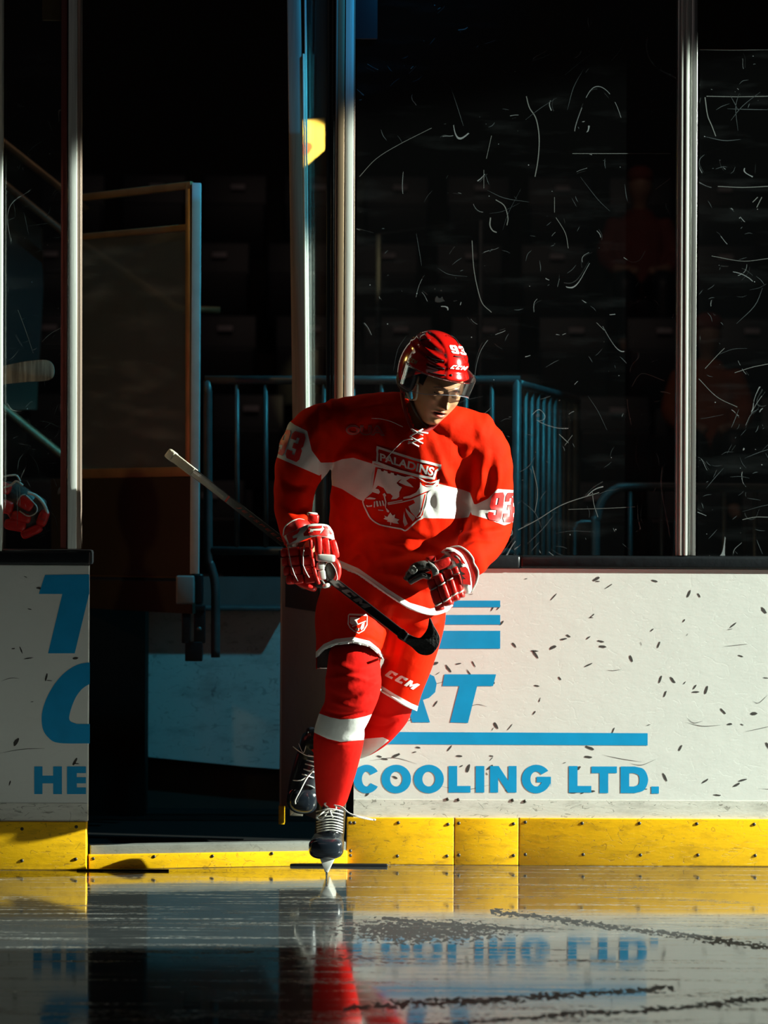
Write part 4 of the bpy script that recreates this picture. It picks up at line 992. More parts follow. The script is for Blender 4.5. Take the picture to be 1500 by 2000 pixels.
def skin_mat():
    m, nt, b, out = nodes_of('skin')
    at = N_(nt, 'ShaderNodeAttribute', attribute_name='tone'); tc = N_(nt, 'ShaderNodeTexCoord')
    no = N_(nt, 'ShaderNodeTexNoise'); no.inputs['Scale'].default_value = 90; nt.links.new(tc.outputs['Object'], no.inputs['Vector'])
    mx = N_(nt, 'ShaderNodeMix', data_type='RGBA', blend_type='MULTIPLY'); mx.inputs[0].default_value = 0.25
    nt.links.new(at.outputs['Color'], mx.inputs[6]); nt.links.new(no.outputs['Color'], mx.inputs[7]); nt.links.new(mx.outputs[2], b.inputs['Base Color'])
    b.inputs['Roughness'].default_value = 0.42; b.inputs['Subsurface Weight'].default_value = 0.12; b.inputs['Subsurface Radius'].default_value = (0.02, 0.006, 0.003); b.inputs['Subsurface Scale'].default_value = 0.3
    bp = N_(nt, 'ShaderNodeBump'); bp.inputs['Strength'].default_value = 0.08; bp.inputs['Distance'].default_value = 0.002; nt.links.new(no.outputs['Fac'], bp.inputs['Height']); nt.links.new(bp.outputs[0], b.inputs['Normal'])
    return m
m_skin = skin_mat()

# right glove finger paths and left glove finger paths (picture pixels + depth)
GY = -0.66; LY = -0.73
fing_R = [[(588, 1092, GY + .03), (580, 1122, GY), (602, 1140, GY - .02), (626, 1134, GY - .03)], [(600, 1092, GY + .01), (594, 1124, GY - .02), (612, 1143, GY - .03), (634, 1139, GY - .03)],
          [(608, 1092, GY), (606, 1122, GY - .02), (620, 1142, GY - .035), (638, 1142, GY - .03)], [(616, 1095, GY - .01), (618, 1118, GY - .03), (630, 1140, GY - .04), (642, 1144, GY - .02)]]
thumb_R = [(630, 1078, GY), (650, 1098, GY - .02), (656, 1120, GY - .02), (646, 1136, GY - .02)]
fing_L = [[(846, 1132, LY), (853, 1160, LY - .012), (860, 1188, LY), (852, 1176, LY + .04)], [(860, 1120, LY), (868, 1150, LY - .015), (876, 1179, LY), (866, 1166, LY + .04)],
          [(876, 1112, LY), (884, 1142, LY - .012), (890, 1170, LY), (880, 1158, LY + .04)], [(890, 1106, LY + .01), (896, 1136, LY - .004), (901, 1162, LY + .01), (892, 1150, LY + .045)]]
thumb_L = [(858, 1102, LY + .01), (834, 1108, LY), (812, 1120, LY), (800, 1132, LY + .01)]

# --- one continuous body
gb = G()
chain(gb, [(770, 1160, -.37, 62, .10), (775, 1060, -.41, 60, .08), (788, 950, -.45, 72, .085), (797, 870, -.47, 66, .08), (806, 830, -.5, 44, .07), (824, 805, -.54, 32, .058), (842, 782, -.57, 31, .055)])
chain(gb, [(690, 860, -.47, 24), (890, 880, -.48, 26)])
chain(gb, [(700, 860, -.47, 24), (640, 868, -.48, 24), (618, 880, -.49, 24), (592, 905, -.5, 26), (576, 965, -.5, 22), (584, 1020, -.54, 18), (596, 1060, -.62, 16), (600, 1092, GY, 20, .022)])
chain(gb, [(890, 880, -.5, 30), (945, 905, -.5, 30), (956, 960, -.48, 26), (950, 1010, -.48, 24), (930, 1065, -.56, 20), (905, 1098, -.64, 17), (878, 1112, LY, 22, .02)])
for f in fing_R + [thumb_R] + fing_L + [thumb_L]: chain(gb, [(p[0], p[1], p[2], 4.2 - 0.4 * i) for i, p in enumerate(f)], 10, 3)
chain(gb, [(725, 1165, -.38, 56, .09), (700, 1230, -.46, 44), (690, 1300, -.58, 36), (686, 1345, -.60, 33), (668, 1420, -.54, 32), (657, 1490, -.46, 28), (649, 1560, -.34, 20), (645, 1610, -.30, 20), (640, 1648, -.34, 20, .025), (638, 1658, -.41, 17, .018)])
chain(gb, [(800, 1165, -.36, 52, .09), (806, 1230, -.36, 40), (790, 1310, -.33, 32), (766, 1385, -.29, 27), (745, 1422, -.25, 23), (700, 1455, -.14, 20), (650, 1462, -.07, 18), (618, 1452, -.02, 17), (604, 1490, -.005, 18), (596, 1550, -.01, 17)])
bV, bN, bF = remesh(gb, 0.0062, 5)
base_n = len(bV); V = np.vstack([bV, hvw]); F = bF + [tuple(i + base_n for i in f) for f in hf]
C = np.vstack([np.tile(np.array((0.54, 0.27, 0.13)), (base_n, 1)), hc])
body = newobj('body', V, F, m_skin, skater); setattr_c(body, 'tone', C)
headb = BVHTree.FromPolygons([Vector(v) for v in hvw], hf)
# ear
for sx in (-1, 1):
    g = G(); g.sup(fw((0.076 * sx, 0.012, -0.004)), (0.009, 0.018, 0.030), FR @ Matrix.Rotation(0.25, 3, 'X'), 1, 1); o = g.build('ear', m_skin, skater)
    setattr_c(o, 'tone', np.tile(np.array((0.5, 0.27, 0.16)), (len(o.data.vertices), 1)))

def cut_edge(V, F, bad, snap):
    """drop faces wholly in the bad region, pull the remaining bad vertices onto the edge"""
    F2 = [f for f in F if not all(bad[i] for i in f)]
    used = np.zeros(len(V), bool)
    for f in F2: used[list(f)] = True
    mv = used & bad; V = V.copy(); V[mv] = snap(V[mv])
    idx = np.cumsum(used) - 1
    return V[used], [tuple(idx[list(f)]) for f in F2], used

# --- jersey
gj = G()
chain(gj, [(762, 1215, -.40, 116, .18), (768, 1150, -.395, 118, .18), (770, 1085, -.40, 124, .155), (774, 1020, -.43, 131, .145), (780, 955, -.46, 133, .145), (787, 900, -.48, 142, .15), (795, 850, -.5, 132, .13), (803, 815, -.5, 80, .10)], 40)
chain(gj, [(655, 828, -.5, 50, .10), (730, 815, -.5, 48, .11), (800, 812, -.51, 44, .10), (870, 832, -.5, 44, .11), (935, 856, -.5, 50, .10)], 28)
chain(gj, [(700, 795, -.49, 26), (800, 790, -.5, 24), (800, 800, -.5, 26)])
chain(gj, [(655, 835, -.5, 52, .095), (618, 850, -.5, 56, .095), (594, 895, -.5, 54, .09), (576, 950, -.5, 42, .075), (574, 1005, -.52, 36, .065), (584, 1045, -.58, 33, .06), (592, 1062, -.61, 30, .055)], 28)
chain(gj, [(920, 862, -.5, 58, .10), (942, 895, -.49, 58, .10), (948, 950, -.47, 54, .09), (952, 1000, -.46, 52, .085), (948, 1040, -.51, 48, .08), (928, 1078, -.60, 40, .07), (912, 1098, -.66, 36, .062)], 28)
chain(gj, [(840, 1100, -.43, 52, .12), (845, 1150, -.42, 46, .11), (842, 1185, -.41, 40, .10)])
jV, jN, jF = remesh(gj, 0.0052, 7)
for pts, w, a in [
    ([(700, 1118), (760, 1088), (830, 1078), (870, 1090)], 13, 0.016), ([(668, 1100), (700, 1060), (735, 1035), (800, 1030)], 12, 0.012), ([(676, 1108), (705, 1080), (722, 1104)], 6, 0.010),
    ([(735, 1062), (780, 1066), (826, 1082)], 8, 0.012), ([(790, 1045), (840, 1062), (880, 1085)], 9, -0.013), ([(660, 1060), (690, 1030), (705, 985)], 9, -0.008),
    ([(925, 885), (912, 930), (908, 985), (900, 1030)], 9, -0.020), ([(945, 890), (938, 940), (925, 985)], 7, 0.009), ([(962, 880), (958, 930), (948, 975)], 7, -0.008), ([(975, 900), (972, 940), (965, 980)], 6, 0.007),
    ([(880, 905), (892, 930), (884, 960)], 12, -0.012), ([(860, 890), (868, 930), (890, 955)], 6, 0.007), ([(900, 960), (912, 975), (905, 1000)], 8, 0.010),
    ([(905, 1040), (950, 1028), (990, 1022)], 8, -0.010), ([(895, 1065), (930, 1052), (965, 1056)], 6, -0.009), ([(890, 1050), (930, 1042), (980, 1038)], 6, 0.008),
    ([(640, 815), (650, 860), (642, 900)], 10, -0.014), ([(600, 830), (612, 870), (622, 905)], 7, 0.006), ([(545, 935), (575, 950), (606, 948)], 8, -0.008), ([(552, 985), (580, 1000), (605, 985)], 7, -0.007), ([(560, 1020), (585, 1015), (600, 1005)], 6, 0.006),
    ([(690, 800), (740, 792), (775, 796)], 6, 0.006), ([(660, 900), (690, 885), (730, 905)], 8, 0.006), ([(700, 960), (690, 1000), (700, 1040)], 12, 0.008), ([(795, 1100), (850, 1120), (880, 1110)], 9, 0.010), ([(740, 1130), (800, 1150), (860, 1160)], 9, -0.010), ([(720, 1120), (780, 1125), (830, 1140)], 7, 0.008),
    ([(840, 870), (880, 860), (930, 870)], 10, 0.006), ([(835, 1012), (800, 1045), (790, 1075)], 10, 0.006), ([(850, 955), (842, 985), (848, 1012)], 7, -0.006), ([(645, 960), (660, 1000), (672, 1050)], 8, 0.007)]:
    jV = fold(jV, jN, pts, w, a)
rng_ = np.random.RandomState(3)
jV = jV + jN * (0.0022 * np.sin(jV[:, 2:3] * 61 + jV[:, 0:1] * 23 + 2 * np.sin(jV[:, 0:1] * 37)) * np.sin(jV[:, 0:1] * 47 - jV[:, 2:3] * 17))
# the trunk is turned a little to the left of the picture
x, y = npPx(jV); xc = P(775, 950, -.5).x
wt = 1 - np.clip((y - 985) / 70, 0, 1) * np.clip((np.abs(x - 775) - 105) / 30, 0, 1)
wt *= np.clip((x - 622) / 50, 0, 1) * np.clip((1150 - y) / 90, 0, 1)
wt *= 1 - np.clip((x - 880) / 45, 0, 1)
jV[:, 1] -= 0.26 * np.minimum(jV[:, 0] - xc, 0.08) * wt
HEM = [(560, 1080), (640, 1098), (655, 1104), (700, 1123), (760, 1165), (800, 1190), (840, 1202), (872, 1196), (895, 1176), (960, 1176)]
hx, hy = np.array(HEM).T
x, y = npPx(jV); lim = np.interp(x, hx, hy)
arm = (x > 890) & (y < 1150) | (x < 640)
bad = (y > lim) & ~arm
def snapz(W):
    a, b = npPx(W); l = np.interp(a, hx, hy); W = W.copy(); W[:, 2] += (b - l) * (W[:, 1] + 12) / FPX; return W
jV, jF, u_ = cut_edge(jV, jF, bad, snapz)
# neck opening
x, y = npPx(jV); NECK = [(787, 742), (788, 775), (796, 806), (808, 836), (818, 842), (836, 836), (872, 800), (890, 742)]
sd = polysd(x, y, NECK)
bad = (sd > 0) & (jV[:, 1] < -0.45)
jV, jF, u_ = cut_edge(jV, jF, bad, lambda W: W)
x, y = npPx(jV)
band = np.full(len(x), -50.0)
for pl, cond in (([(590, 905), (652, 903), (668, 897), (690, 894), (715, 902), (760, 915), (830, 938), (905, 957), (918, 962), (926, 985), (915, 1010), (895, 1013), (835, 1012), (790, 1008), (700, 975), (668, 955), (640, 945), (590, 940)], (x > 628)),
                 ([(560, 818), (576, 830), (600, 842), (609, 880), (626, 903), (640, 908), (640, 916), (624, 929), (587, 913), (536, 891), (520, 860)], (x < 641)),
                 ([(917, 984), (930, 985), (953, 974), (972, 955), (998, 957), (1030, 960), (1030, 1010), (1001, 1020), (985, 1026), (953, 1014), (921, 1005)], (x > 900))):
    sd = polysd(x, y, pl); band = np.where(cond, np.maximum(band, sd), band)
hemd = 9.0 - np.abs((np.interp(x, hx, hy) - 4) - y) ; hemd = np.where(((x < 645) & (y < 1085)) | ((x > 890) & (y < 1160)), -50, hemd)
band = np.maximum(band, hemd - np.where(x > 880, 50, 0))
# keep the stripe inside the crest shield red
SHIELD = [(733, 912), (727, 962), (712, 975), (711, 995), (722, 1012), (740, 1023), (765, 1029), (790, 1034), (812, 1018), (826, 1006), (832, 962), (856, 950), (848, 935), (790, 925)]
band = np.minimum(band, -polysd(x, y, [(p[0], p[1]) for p in SHIELD]) )
jersey = newobj('jersey', jV, jF, m_jersey, skater); setattr_f(jersey, 'band', band)
so = jersey.modifiers.new('thick', 'SOLIDIFY'); so.thickness = 0.002; so.offset = -1
jb = bvh_of([jersey])
def spath(bvh, pts, lift, n=6, back=-0.55):
    return [onsurf(bvh, a, b, lift, back) for a, b in smoothcurve(pts, n)]
g = G(); g.tube(spath(jb, [(650, 1099), (672, 1108), (700, 1120), (760, 1162), (800, 1187), (840, 1199.5), (868, 1194), (882, 1182)], 0.0015, 6), 0.0042, 8); g.build('hem_piping', m_pr_w, skater)
# collar + lacing
g = G(); g.tube(spath(jb, [(785, 760), (786, 778), (793, 808), (805, 838), (817, 846), (838, 839), (856, 824), (875, 802)], 0.002, 5, -0.60), 0.0065, 8); g.build('collar', mat('collar_red', (0.30, 0.008, 0.006), 0.7), skater)
g = G()
for a, b in (((803, 838), (826, 850)), ((826, 838), (801, 852)), ((800, 853), (826, 866)), ((826, 856), (797, 866)), ((806, 842), (836, 846)), ((798, 862), (818, 872))):
    g.tube([P(a[0], a[1], -.652), P((a[0] + b[0]) / 2, (a[1] + b[1]) / 2, -.66), P(b[0], b[1], -.648)], 0.0026, 6, 0, 1.0)
g.build('neck_lace', m_lace, skater)
lace_bvh = jb
g = G(); g.tube(spath(jb, [(806, 858), (790, 860), (778, 870), (765, 884), (754, 897)], 0.006, 6), 0.0016, 6); g.build('lace_end', m_lace, skater)
g = G(); g.tube(spath(jb, [(726, 817), (745, 818), (765, 824), (787, 834)], 0.003, 6), 0.0011, 6); g.build('seam_piping', m_lace, skater)

# crest, traced in its own grid (7.5 px per picture px from 700,850)
cz = lambda L: [(700 + a / 7.5, 850 + b / 7.5) for a, b in L]
crest_white = [
    # banner border
    ([(270, 158), (330, 175), (500, 232), (840, 340), (1216, 432), (1210, 495), (1150, 530), (1118, 650), (860, 612), (600, 545), (232, 412), (225, 450), (200, 450), (208, 380), (262, 382), (268, 270), (262, 215)],
     [(300, 205), (345, 215), (500, 268), (840, 375), (1180, 462), (1176, 482), (1122, 515), (1090, 615), (860, 572), (600, 505), (288, 388), (298, 280), (290, 240)]),
    # castle wall with notches and horse head side
    ([(285, 490), (330, 500), (335, 525), (370, 532), (378, 512), (430, 528), (432, 555), (470, 562), (480, 545), (520, 555), (525, 582), (560, 590), (570, 572), (640, 600), (700, 612), (600, 660), (560, 700), (600, 740), (640, 760), (600, 830), (600, 900), (560, 930), (480, 940), (505, 890), (470, 855), (420, 850), (370, 770), (290, 735), (250, 780), (300, 790), (320, 830), (300, 860), (200, 830)],),
    # wing under the banner
    ([(640, 640), (700, 605), (780, 600), (850, 640), (760, 625), (700, 665), (770, 720), (810, 765), (690, 735), (590, 690)],),
    ([(870, 615), (930, 640), (990, 680), (1060, 690), (1190, 640), (1170, 720), (1110, 755), (1000, 745), (970, 732), (1090, 730), (1140, 690), (1050, 705), (960, 680), (900, 640)],),
    # sword blade upper edge and knight cape
    ([(660, 905), (760, 880), (850, 835), (900, 760), (905, 685), (930, 730), (970, 750), (1000, 760), (1170, 745), (1160, 765), (1000, 820), (850, 880), (760, 918), (660, 930)],),
    ([(430, 985), (640, 945), (650, 955), (430, 1005)],), ([(430, 1010), (650, 968), (780, 935), (980, 845), (1000, 850), (790, 948), (650, 984), (440, 1022)],),
    ([(985, 850), (1000, 845), (950, 1080), (915, 1180), (860, 1220), (828, 1185), (770, 1120), (735, 1040), (830, 990), (800, 930), (965, 860)], [(985, 862), (965, 862), (905, 1120), (850, 1190), (862, 1200), (905, 1165), (935, 1080)]),
    ([(690, 1065), (740, 1120), (830, 1195), (828, 1225), (795, 1262), (740, 1190), (700, 1120)],), ([(672, 1115), (680, 1180), (725, 1300), (680, 1335), (655, 1270), (660, 1180)],),
    # gauntlet lines
    ([(230, 970), (248, 970), (245, 1055), (228, 1055)],), ([(258, 960), (285, 965), (300, 1040), (272, 1045)],), ([(303, 960), (325, 965), (342, 1035), (318, 1040)],), ([(345, 955), (365, 960), (385, 1030), (360, 1032)],),
    ([(115, 1020), (150, 1032), (205, 1020), (200, 1045), (130, 1052)],), ([(105, 930), (170, 905), (260, 925), (240, 940), (150, 938)],), ([(290, 1088), (370, 1095), (365, 1106), (295, 1102)],),
    ([(355, 865), (385, 845), (410, 880), (395, 900), (412, 980), (405, 1060), (440, 1095), (455, 1110), (445, 1132), (420, 1120), (410, 1090), (390, 1040), (395, 980), (372, 890)],),
    # maple leaf
    ([(470, 1130), (500, 1175), (540, 1160), (530, 1210), (600, 1235), (570, 1265), (595, 1300), (520, 1290), (485, 1275), (480, 1315), (468, 1315), (470, 1275), (420, 1265), (430, 1245), (370, 1225), (395, 1205), (380, 1175), (430, 1195), (445, 1165)],)]
for grp in crest_white[:0]: pass
allp = merge2d(*[poly2d([[q for q in cz(L)] for L in grp]) for grp in crest_white])
decal(jb, allp, 'crest', m_pr_w, skater, 0.0024, 4)
out1 = lines2d([(p[0], p[1]) for p in smoothcurve(cz([(215, 450), (170, 700), (150, 830), (75, 945), (75, 1000), (110, 1085), (180, 1215), (300, 1305), (450, 1342), (620, 1370), (690, 1395), (760, 1345), (870, 1245), (960, 1185), (1010, 960), (1040, 830), (1160, 770)]), 4)], 2.6)
decal(jb, out1, 'crest_border', m_pr_w, skater, 0.0026, 4)
decal(jb, quadmap(norm2d(text2d('PALADINS', 0.03, 0, 1.0)), cz([(318, 262), (1118, 478), (1085, 600), (318, 372)])), 'crest_lettering', m_pr_w, skater, 0.003, 4)
decal(jb, quadmap(norm2d(text2d('OUA', 0.05)), [(676, 830), (751, 831), (752, 852), (675, 849)]), 'league_lettering', mat('print_dull_pink', (0.42, 0.12, 0.10), 0.6), skater, 0.0020, 4)
decal(jb, quadmap(norm2d(text2d('OUA', 0.005)), [(679, 833), (748, 834), (749, 849), (678, 846)]), 'league_lettering', m_pr_r, skater, 0.0034, 4)
for ch, q in (('9', [(962, 963), (986, 961), (978, 1020), (951, 1014)]), ('3', [(989, 962), (1008, 962), (1003, 1021), (981, 1020)]), ('3', [(573, 841), (599, 849), (583, 904), (556, 893)]), ('9', [(552, 838), (570, 841), (554, 891), (536, 884)])):
    decal(jb, quadmap(digit2d(ch), q), 'sleeve_number', m_pr_r, skater, 0.0022, 2)

# --- hockey pants
gp_ = G()
chain(gp_, [(746, 1090, -.37, 108, .13), (745, 1140, -.37, 116, .14), (745, 1190, -.38, 120, .15)], 36)
chain(gp_, [(757, 1150, -.37, 40, .12), (757, 1215, -.38, 32, .10), (754, 1275, -.38, 24, .07)], 20)
chain(gp_, [(715, 1160, -.38, 88, .155), (690, 1205, -.43, 76, .14), (684, 1250, -.50, 67, .125), (683, 1300, -.58, 67, .12), (682, 1330, -.62, 64, .11)], 30)
chain(gp_, [(800, 1150, -.36, 72, .15), (812, 1210, -.35, 58, .13), (800, 1280, -.34, 50, .12), (780, 1345, -.325, 45, .10), (770, 1395, -.31, 42, .095)], 30)
pV, pN, pF = remesh(gp_, 0.0052, 6)
for pts, w, a in [([(770, 1190), (762, 1240), (750, 1290)], 8, -0.022), ([(640, 1200), (650, 1240), (645, 1262)], 8, 0.006), ([(690, 1240), (720, 1248), (742, 1262)], 5, 0.006), ([(800, 1225), (840, 1222), (860, 1212)], 7, 0.008),
                  ([(795, 1240), (780, 1290), (765, 1330)], 9, 0.006), ([(730, 1205), (748, 1230), (745, 1262)], 6, 0.009), ([(660, 1170), (690, 1190), (735, 1185)], 9, -0.008)]:
    pV = fold(pV, pN, pts, w, a)
x, y = npPx(pV)
hR = np.array([(600, 1300), (617, 1283), (632, 1268), (655, 1258), (690, 1254), (722, 1262), (740, 1277), (749, 1290)]); hL = np.array([(728, 1338), (740, 1347), (770, 1366), (804, 1385), (840, 1400)])
isL = (x > 750) | ((y > 1290) & (pV[:, 1] > -0.50) & (x > 742)) 
frontR = (~isL) & (pN[:, 1] < 0.10)
limR = np.where(frontR, np.interp(x, hR[:, 0], hR[:, 1]), 1306 - 0.002 * (x - 640) ** 2 * (x > 640))
lim = np.where(isL, np.interp(x, hL[:, 0], hL[:, 1]), limR)
isLs = isL.copy()
bad = y > lim
dz = (y - lim) * (pV[:, 1] + 12) / FPX
def keep_snap(V, F, bad, dz):
    F2 = [f for f in F if not all(bad[i] for i in f)]
    used = np.zeros(len(V), bool)
    for f in F2: used[list(f)] = True
    V = V.copy(); mv = used & bad & (dz < 0.02); V[mv, 2] += dz[mv]
    idx = np.cumsum(used) - 1; return V[used], [tuple(idx[list(f)]) for f in F2], used
bandp = np.where(isL, 7.5 - np.abs(y - (lim - 3.5)), np.where(frontR, 7 - np.abs(y - (lim - 3)), np.where(x < 690, 4.5 - np.abs(y - (lim - 2)), -50)))
pV, pF, used = keep_snap(pV, pF, bad, dz); bandp = bandp[used]
pants = newobj('hockey_pants', pV, pF, [m_pants, m_lining], skater); setattr_f(pants, 'band', bandp)
so = pants.modifiers.new('thick', 'SOLIDIFY'); so.thickness = 0.004; so.offset = -1; so.material_offset = 1; so.material_offset_rim = 0
pb = bvh_of([pants])
decal(pb, quadmap(ccm2d(0.12), [(756, 1305), (820, 1337), (813, 1350), (752, 1320)]), 'pants_lettering', m_pr_w, skater, 0.0018, 3)
g = G(); g.tube(spath(pb, [(619, 1282), (632, 1267), (655, 1257), (690, 1253), (722, 1261), (740, 1276), (747, 1287)], 0.001, 6, -.66), 0.0044, 8); g.build('hem_piping', m_pr_w, skater)
g = G(); g.tube(spath(pb, [(736, 1343), (752, 1353), (770, 1364), (788, 1375), (802, 1382)], 0.001, 6, -.48), 0.0044, 8); g.build('hem_piping', m_pr_w, skater)
kz = lambda L: [(680 + a * 0.38, 1198 + b * 0.38) for a, b in L]
cr2 = merge2d(lines2d(kz([(2, 8), (98, 12), (96, 60), (80, 88), (55, 103), (30, 92), (10, 75), (0, 55), (2, 8)]), 2.0), poly2d([kz([(10, 20), (40, 20), (60, 25), (45, 38), (50, 55), (20, 60), (8, 50)])]), poly2d([kz([(20, 66), (90, 38), (92, 42), (22, 72)])]),
              poly2d([kz([(70, 55), (84, 48), (80, 75), (68, 88), (62, 78)])]), poly2d([kz([(45, 72), (50, 78), (58, 76), (54, 90), (46, 92), (36, 84)])]), poly2d([kz([(5, 2), (95, 4), (95, 9), (5, 7)])]))
decal(pb, cr2, 'pants_crest', m_pr_w, skater, 0.0018, 3)

# --- socks
def sock(chains, bands, folds, vox=0.005):
    g_ = G()
    for c in chains: chain(g_, c, 28)
    V_, N__, F_ = remesh(g_, vox, 5)
    for pts, w, a in folds: V_ = fold(V_, N__, pts, w, a)
    x_, y_ = npPx(V_); bd = np.full(len(x_), -50.0)
    for b_ in bands: bd = np.maximum(bd, polysd(x_, y_, b_))
    o = newobj('hockey_sock', V_, F_, m_sock, skater); setattr_f(o, 'band', bd); return o
sk1 = sock([[(690, 1275, -.56, 48, .08), (690, 1335, -.60, 55, .085), (680, 1382, -.59, 48, .075), (667, 1410, -.57, 47, .073), (663, 1430, -.555, 49.5, .073), (660, 1455, -.53, 48.5, .073), (655, 1500, -.46, 42, .066), (648, 1558, -.355, 31, .054)]],
     [[(590, 1375), (622, 1393), (645, 1401), (665, 1405), (690, 1404), (714, 1399), (740, 1390), (740, 1440), (710, 1445), (665, 1449), (640, 1443), (614, 1431), (590, 1420)]],
     [([(640, 1350), (680, 1365), (725, 1352)], 6, -0.005), ([(655, 1300), (690, 1308), (735, 1300)], 8, 0.009), ([(640, 1325), (690, 1322), (738, 1336)], 5, 0.006), ([(650, 1372), (690, 1380), (722, 1366)], 5, 0.006), ([(632, 1390), (670, 1398), (714, 1392)], 3.5, -0.008), ([(690, 1340), (715, 1330), (740, 1318)], 5, -0.006), ([(614, 1434), (660, 1450), (708, 1447)], 2.5, -0.004), ([(700, 1360), (722, 1345), (738, 1330)], 5, 0.006)])
sk2 = sock([[(772, 1345, -.32, 38, .075), (766, 1385, -.30, 38, .07), (752, 1412, -.28, 33, .065), (732, 1436, -.23, 29, .06), (700, 1456, -.15, 26, .055), (655, 1462, -.08, 25, .05), (622, 1452, -.04, 22, .045)]],
     [[(660, 1436), (690, 1440), (712, 1443), (748, 1440), (760, 1446), (735, 1466), (706, 1485), (660, 1500)]], [([(725, 1395), (755, 1402), (785, 1395)], 5, 0.006), ([(720, 1415), (750, 1420), (775, 1408)], 4, -0.005)])

# --- skates
def skate(kind):
    root = newobj('tmp', [], [], m_boot) if False else None
    g_ = G()
    if kind == 'front':
        chain(g_, [(648, 1545, -.335, 30, .058), (647, 1580, -.32, 28.5, .056), (644, 1620, -.30, 29, .058), (641, 1642, -.30, 30, .05)], 26)
        chain(g_, [(644, 1640, -.22, 26, .045), (641, 1642, -.30, 31, .045), (638, 1650, -.38, 34, .040), (637, 1655, -.43, 32, .036), (637, 1657, -.455, 27, .030)], 26)
    else:
        chain(g_, [(640, 1452, -.07, 24, .05), (616, 1448, -.02, 26, .055), (608, 1470, 0.0, 26, .055)], 26)
        chain(g_, [(607, 1440, .03, 18, .045), (603, 1480, .01, 26, .05), (596, 1520, .0, 30, .046), (592, 1552, -.01, 31, .042), (591, 1570, -.01, 27, .034)], 26)
        chain(g_, [(606, 1425, .0, 9, .03), (610, 1450, .0, 16, .04)])
    V_, N__, F_ = remesh(g_, 0.004, 3); mids = []
    x_, y_ = npPx(V_)
    o = newobj('skate_boot', V_, F_, m_boot, skater); return o
bt1 = skate('front'); bt2 = skate('rear')
b1 = bvh_of([bt1]); b2 = bvh_of([bt2])
# front skate details
g = G(); g.sup(P(637, 1656, -.425), (M(34.5, -.42), 0.050, 0.0390), None, 0.72, 0.78, 28, 16); g.build('toe_cap', m_toe, bt1)
g = G(); g.box(P(645, 1592, -.385), (M(30, -.38), 0.010, M(62, -.38)), Matrix.Rotation(0.18, 3, 'X'), 0, 0.004); g.build('tongue', m_boot, bt1)
for i, yy in enumerate((1582, 1589, 1596, 1602, 1607.5, 1613, 1618, 1623)):
    g = G(); xs = [619 + i * 0.2, 630, 645, 660, 669 - i * 0.2]; pts = [(xs[0], yy + 3), (xs[1], yy), (xs[2], yy - 2), (xs[3], yy), (xs[4], yy + 3)]
    pp = [onsurf(b1, a, b, 0.004, -.38) if k in (0, 4) else P(a, b, -.403 - .006 * (k == 2)) for k, (a, b) in enumerate(pts)]
    g.tube([Vector(v) for v in smoothcurve(pp, 4)], 0.0021, 6); g.build('lace', m_lace, bt1)
def loop(pts, parent, Y, r=0.0022, nm='lace_bow'):
    g = G(); g.tube([Vector(v) for v in smoothcurve([P(a, b, Y + c) for a, b, c in pts], 6)], r, 7); return g.build(nm, m_lace, parent)
loop([(640, 1580, 0), (626, 1590, -.01), (618, 1597, 0), (628, 1600, 0), (638, 1588, 0), (644, 1578, 0)], bt1, -.40, .003)
loop([(642, 1578, 0), (634, 1570, -.01), (642, 1567, -.012), (654, 1570, -.01), (656, 1580, 0), (648, 1584, 0), (642, 1576, 0)], bt1, -.40, .003)
loop([(642, 1576, 0), (646, 1588, -.01), (650, 1596, 0)], bt1, -.40, .0032)
loop([(654, 1573, 0), (668, 1576, -.01), (682, 1588, -.02), (700, 1594, -.02), (718, 1598, -.01), (731, 1601, 0)], bt1, -.42, .0020, 'loose_lace')
loop([(652, 1572, 0), (670, 1580, -.01), (690, 1593, -.02), (712, 1599, -.02), (730, 1602, 0)], bt1, -.42, .0018, 'loose_lace')
g = G(); g.sup(P(731, 1601, -.42), (.006, .004, .004), None, 1, 1); g.build('lace_tip', m_lace, bt1)
# blade holder and blade
def holder(c_top, c_bot, name, m, prof, par_, axis0, axis1, side, n=12):
    pass
cx = P(638, 1720, -.455).x
def wedge(z0, z1, w0, w1, ya0, yb0, ya1, yb1, x0, x1, m, nm, par_):
    """tapered block between heights z0 (low) and z1 (high)"""
    g = G(); V_ = [(x0 - w0, ya0, z0), (x0 + w0, ya0, z0), (x0 + w0, yb0, z0), (x0 - w0, yb0, z0), (x1 - w1, ya1, z1), (x1 + w1, ya1, z1), (x1 + w1, yb1, z1), (x1 - w1, yb1, z1)]
    g.add(V_, [(0, 1, 2, 3), (4, 7, 6, 5), (0, 4, 5, 1), (1, 5, 6, 2), (2, 6, 7, 3), (3, 7, 4, 0)]); return g.build(nm, m, par_, True, 0.0015)
hd = wedge(0.024, 0.076, 0.0060, 0.029, -.462, -.17, -.44, -.20, cx, cx + .002, m_holder, 'blade_holder', bt1)
wedge(0.0, 0.026, 0.0022, 0.0040, -.452, -.19, -.466, -.17, cx - .001, cx, m_blade, 'blade', bt1)
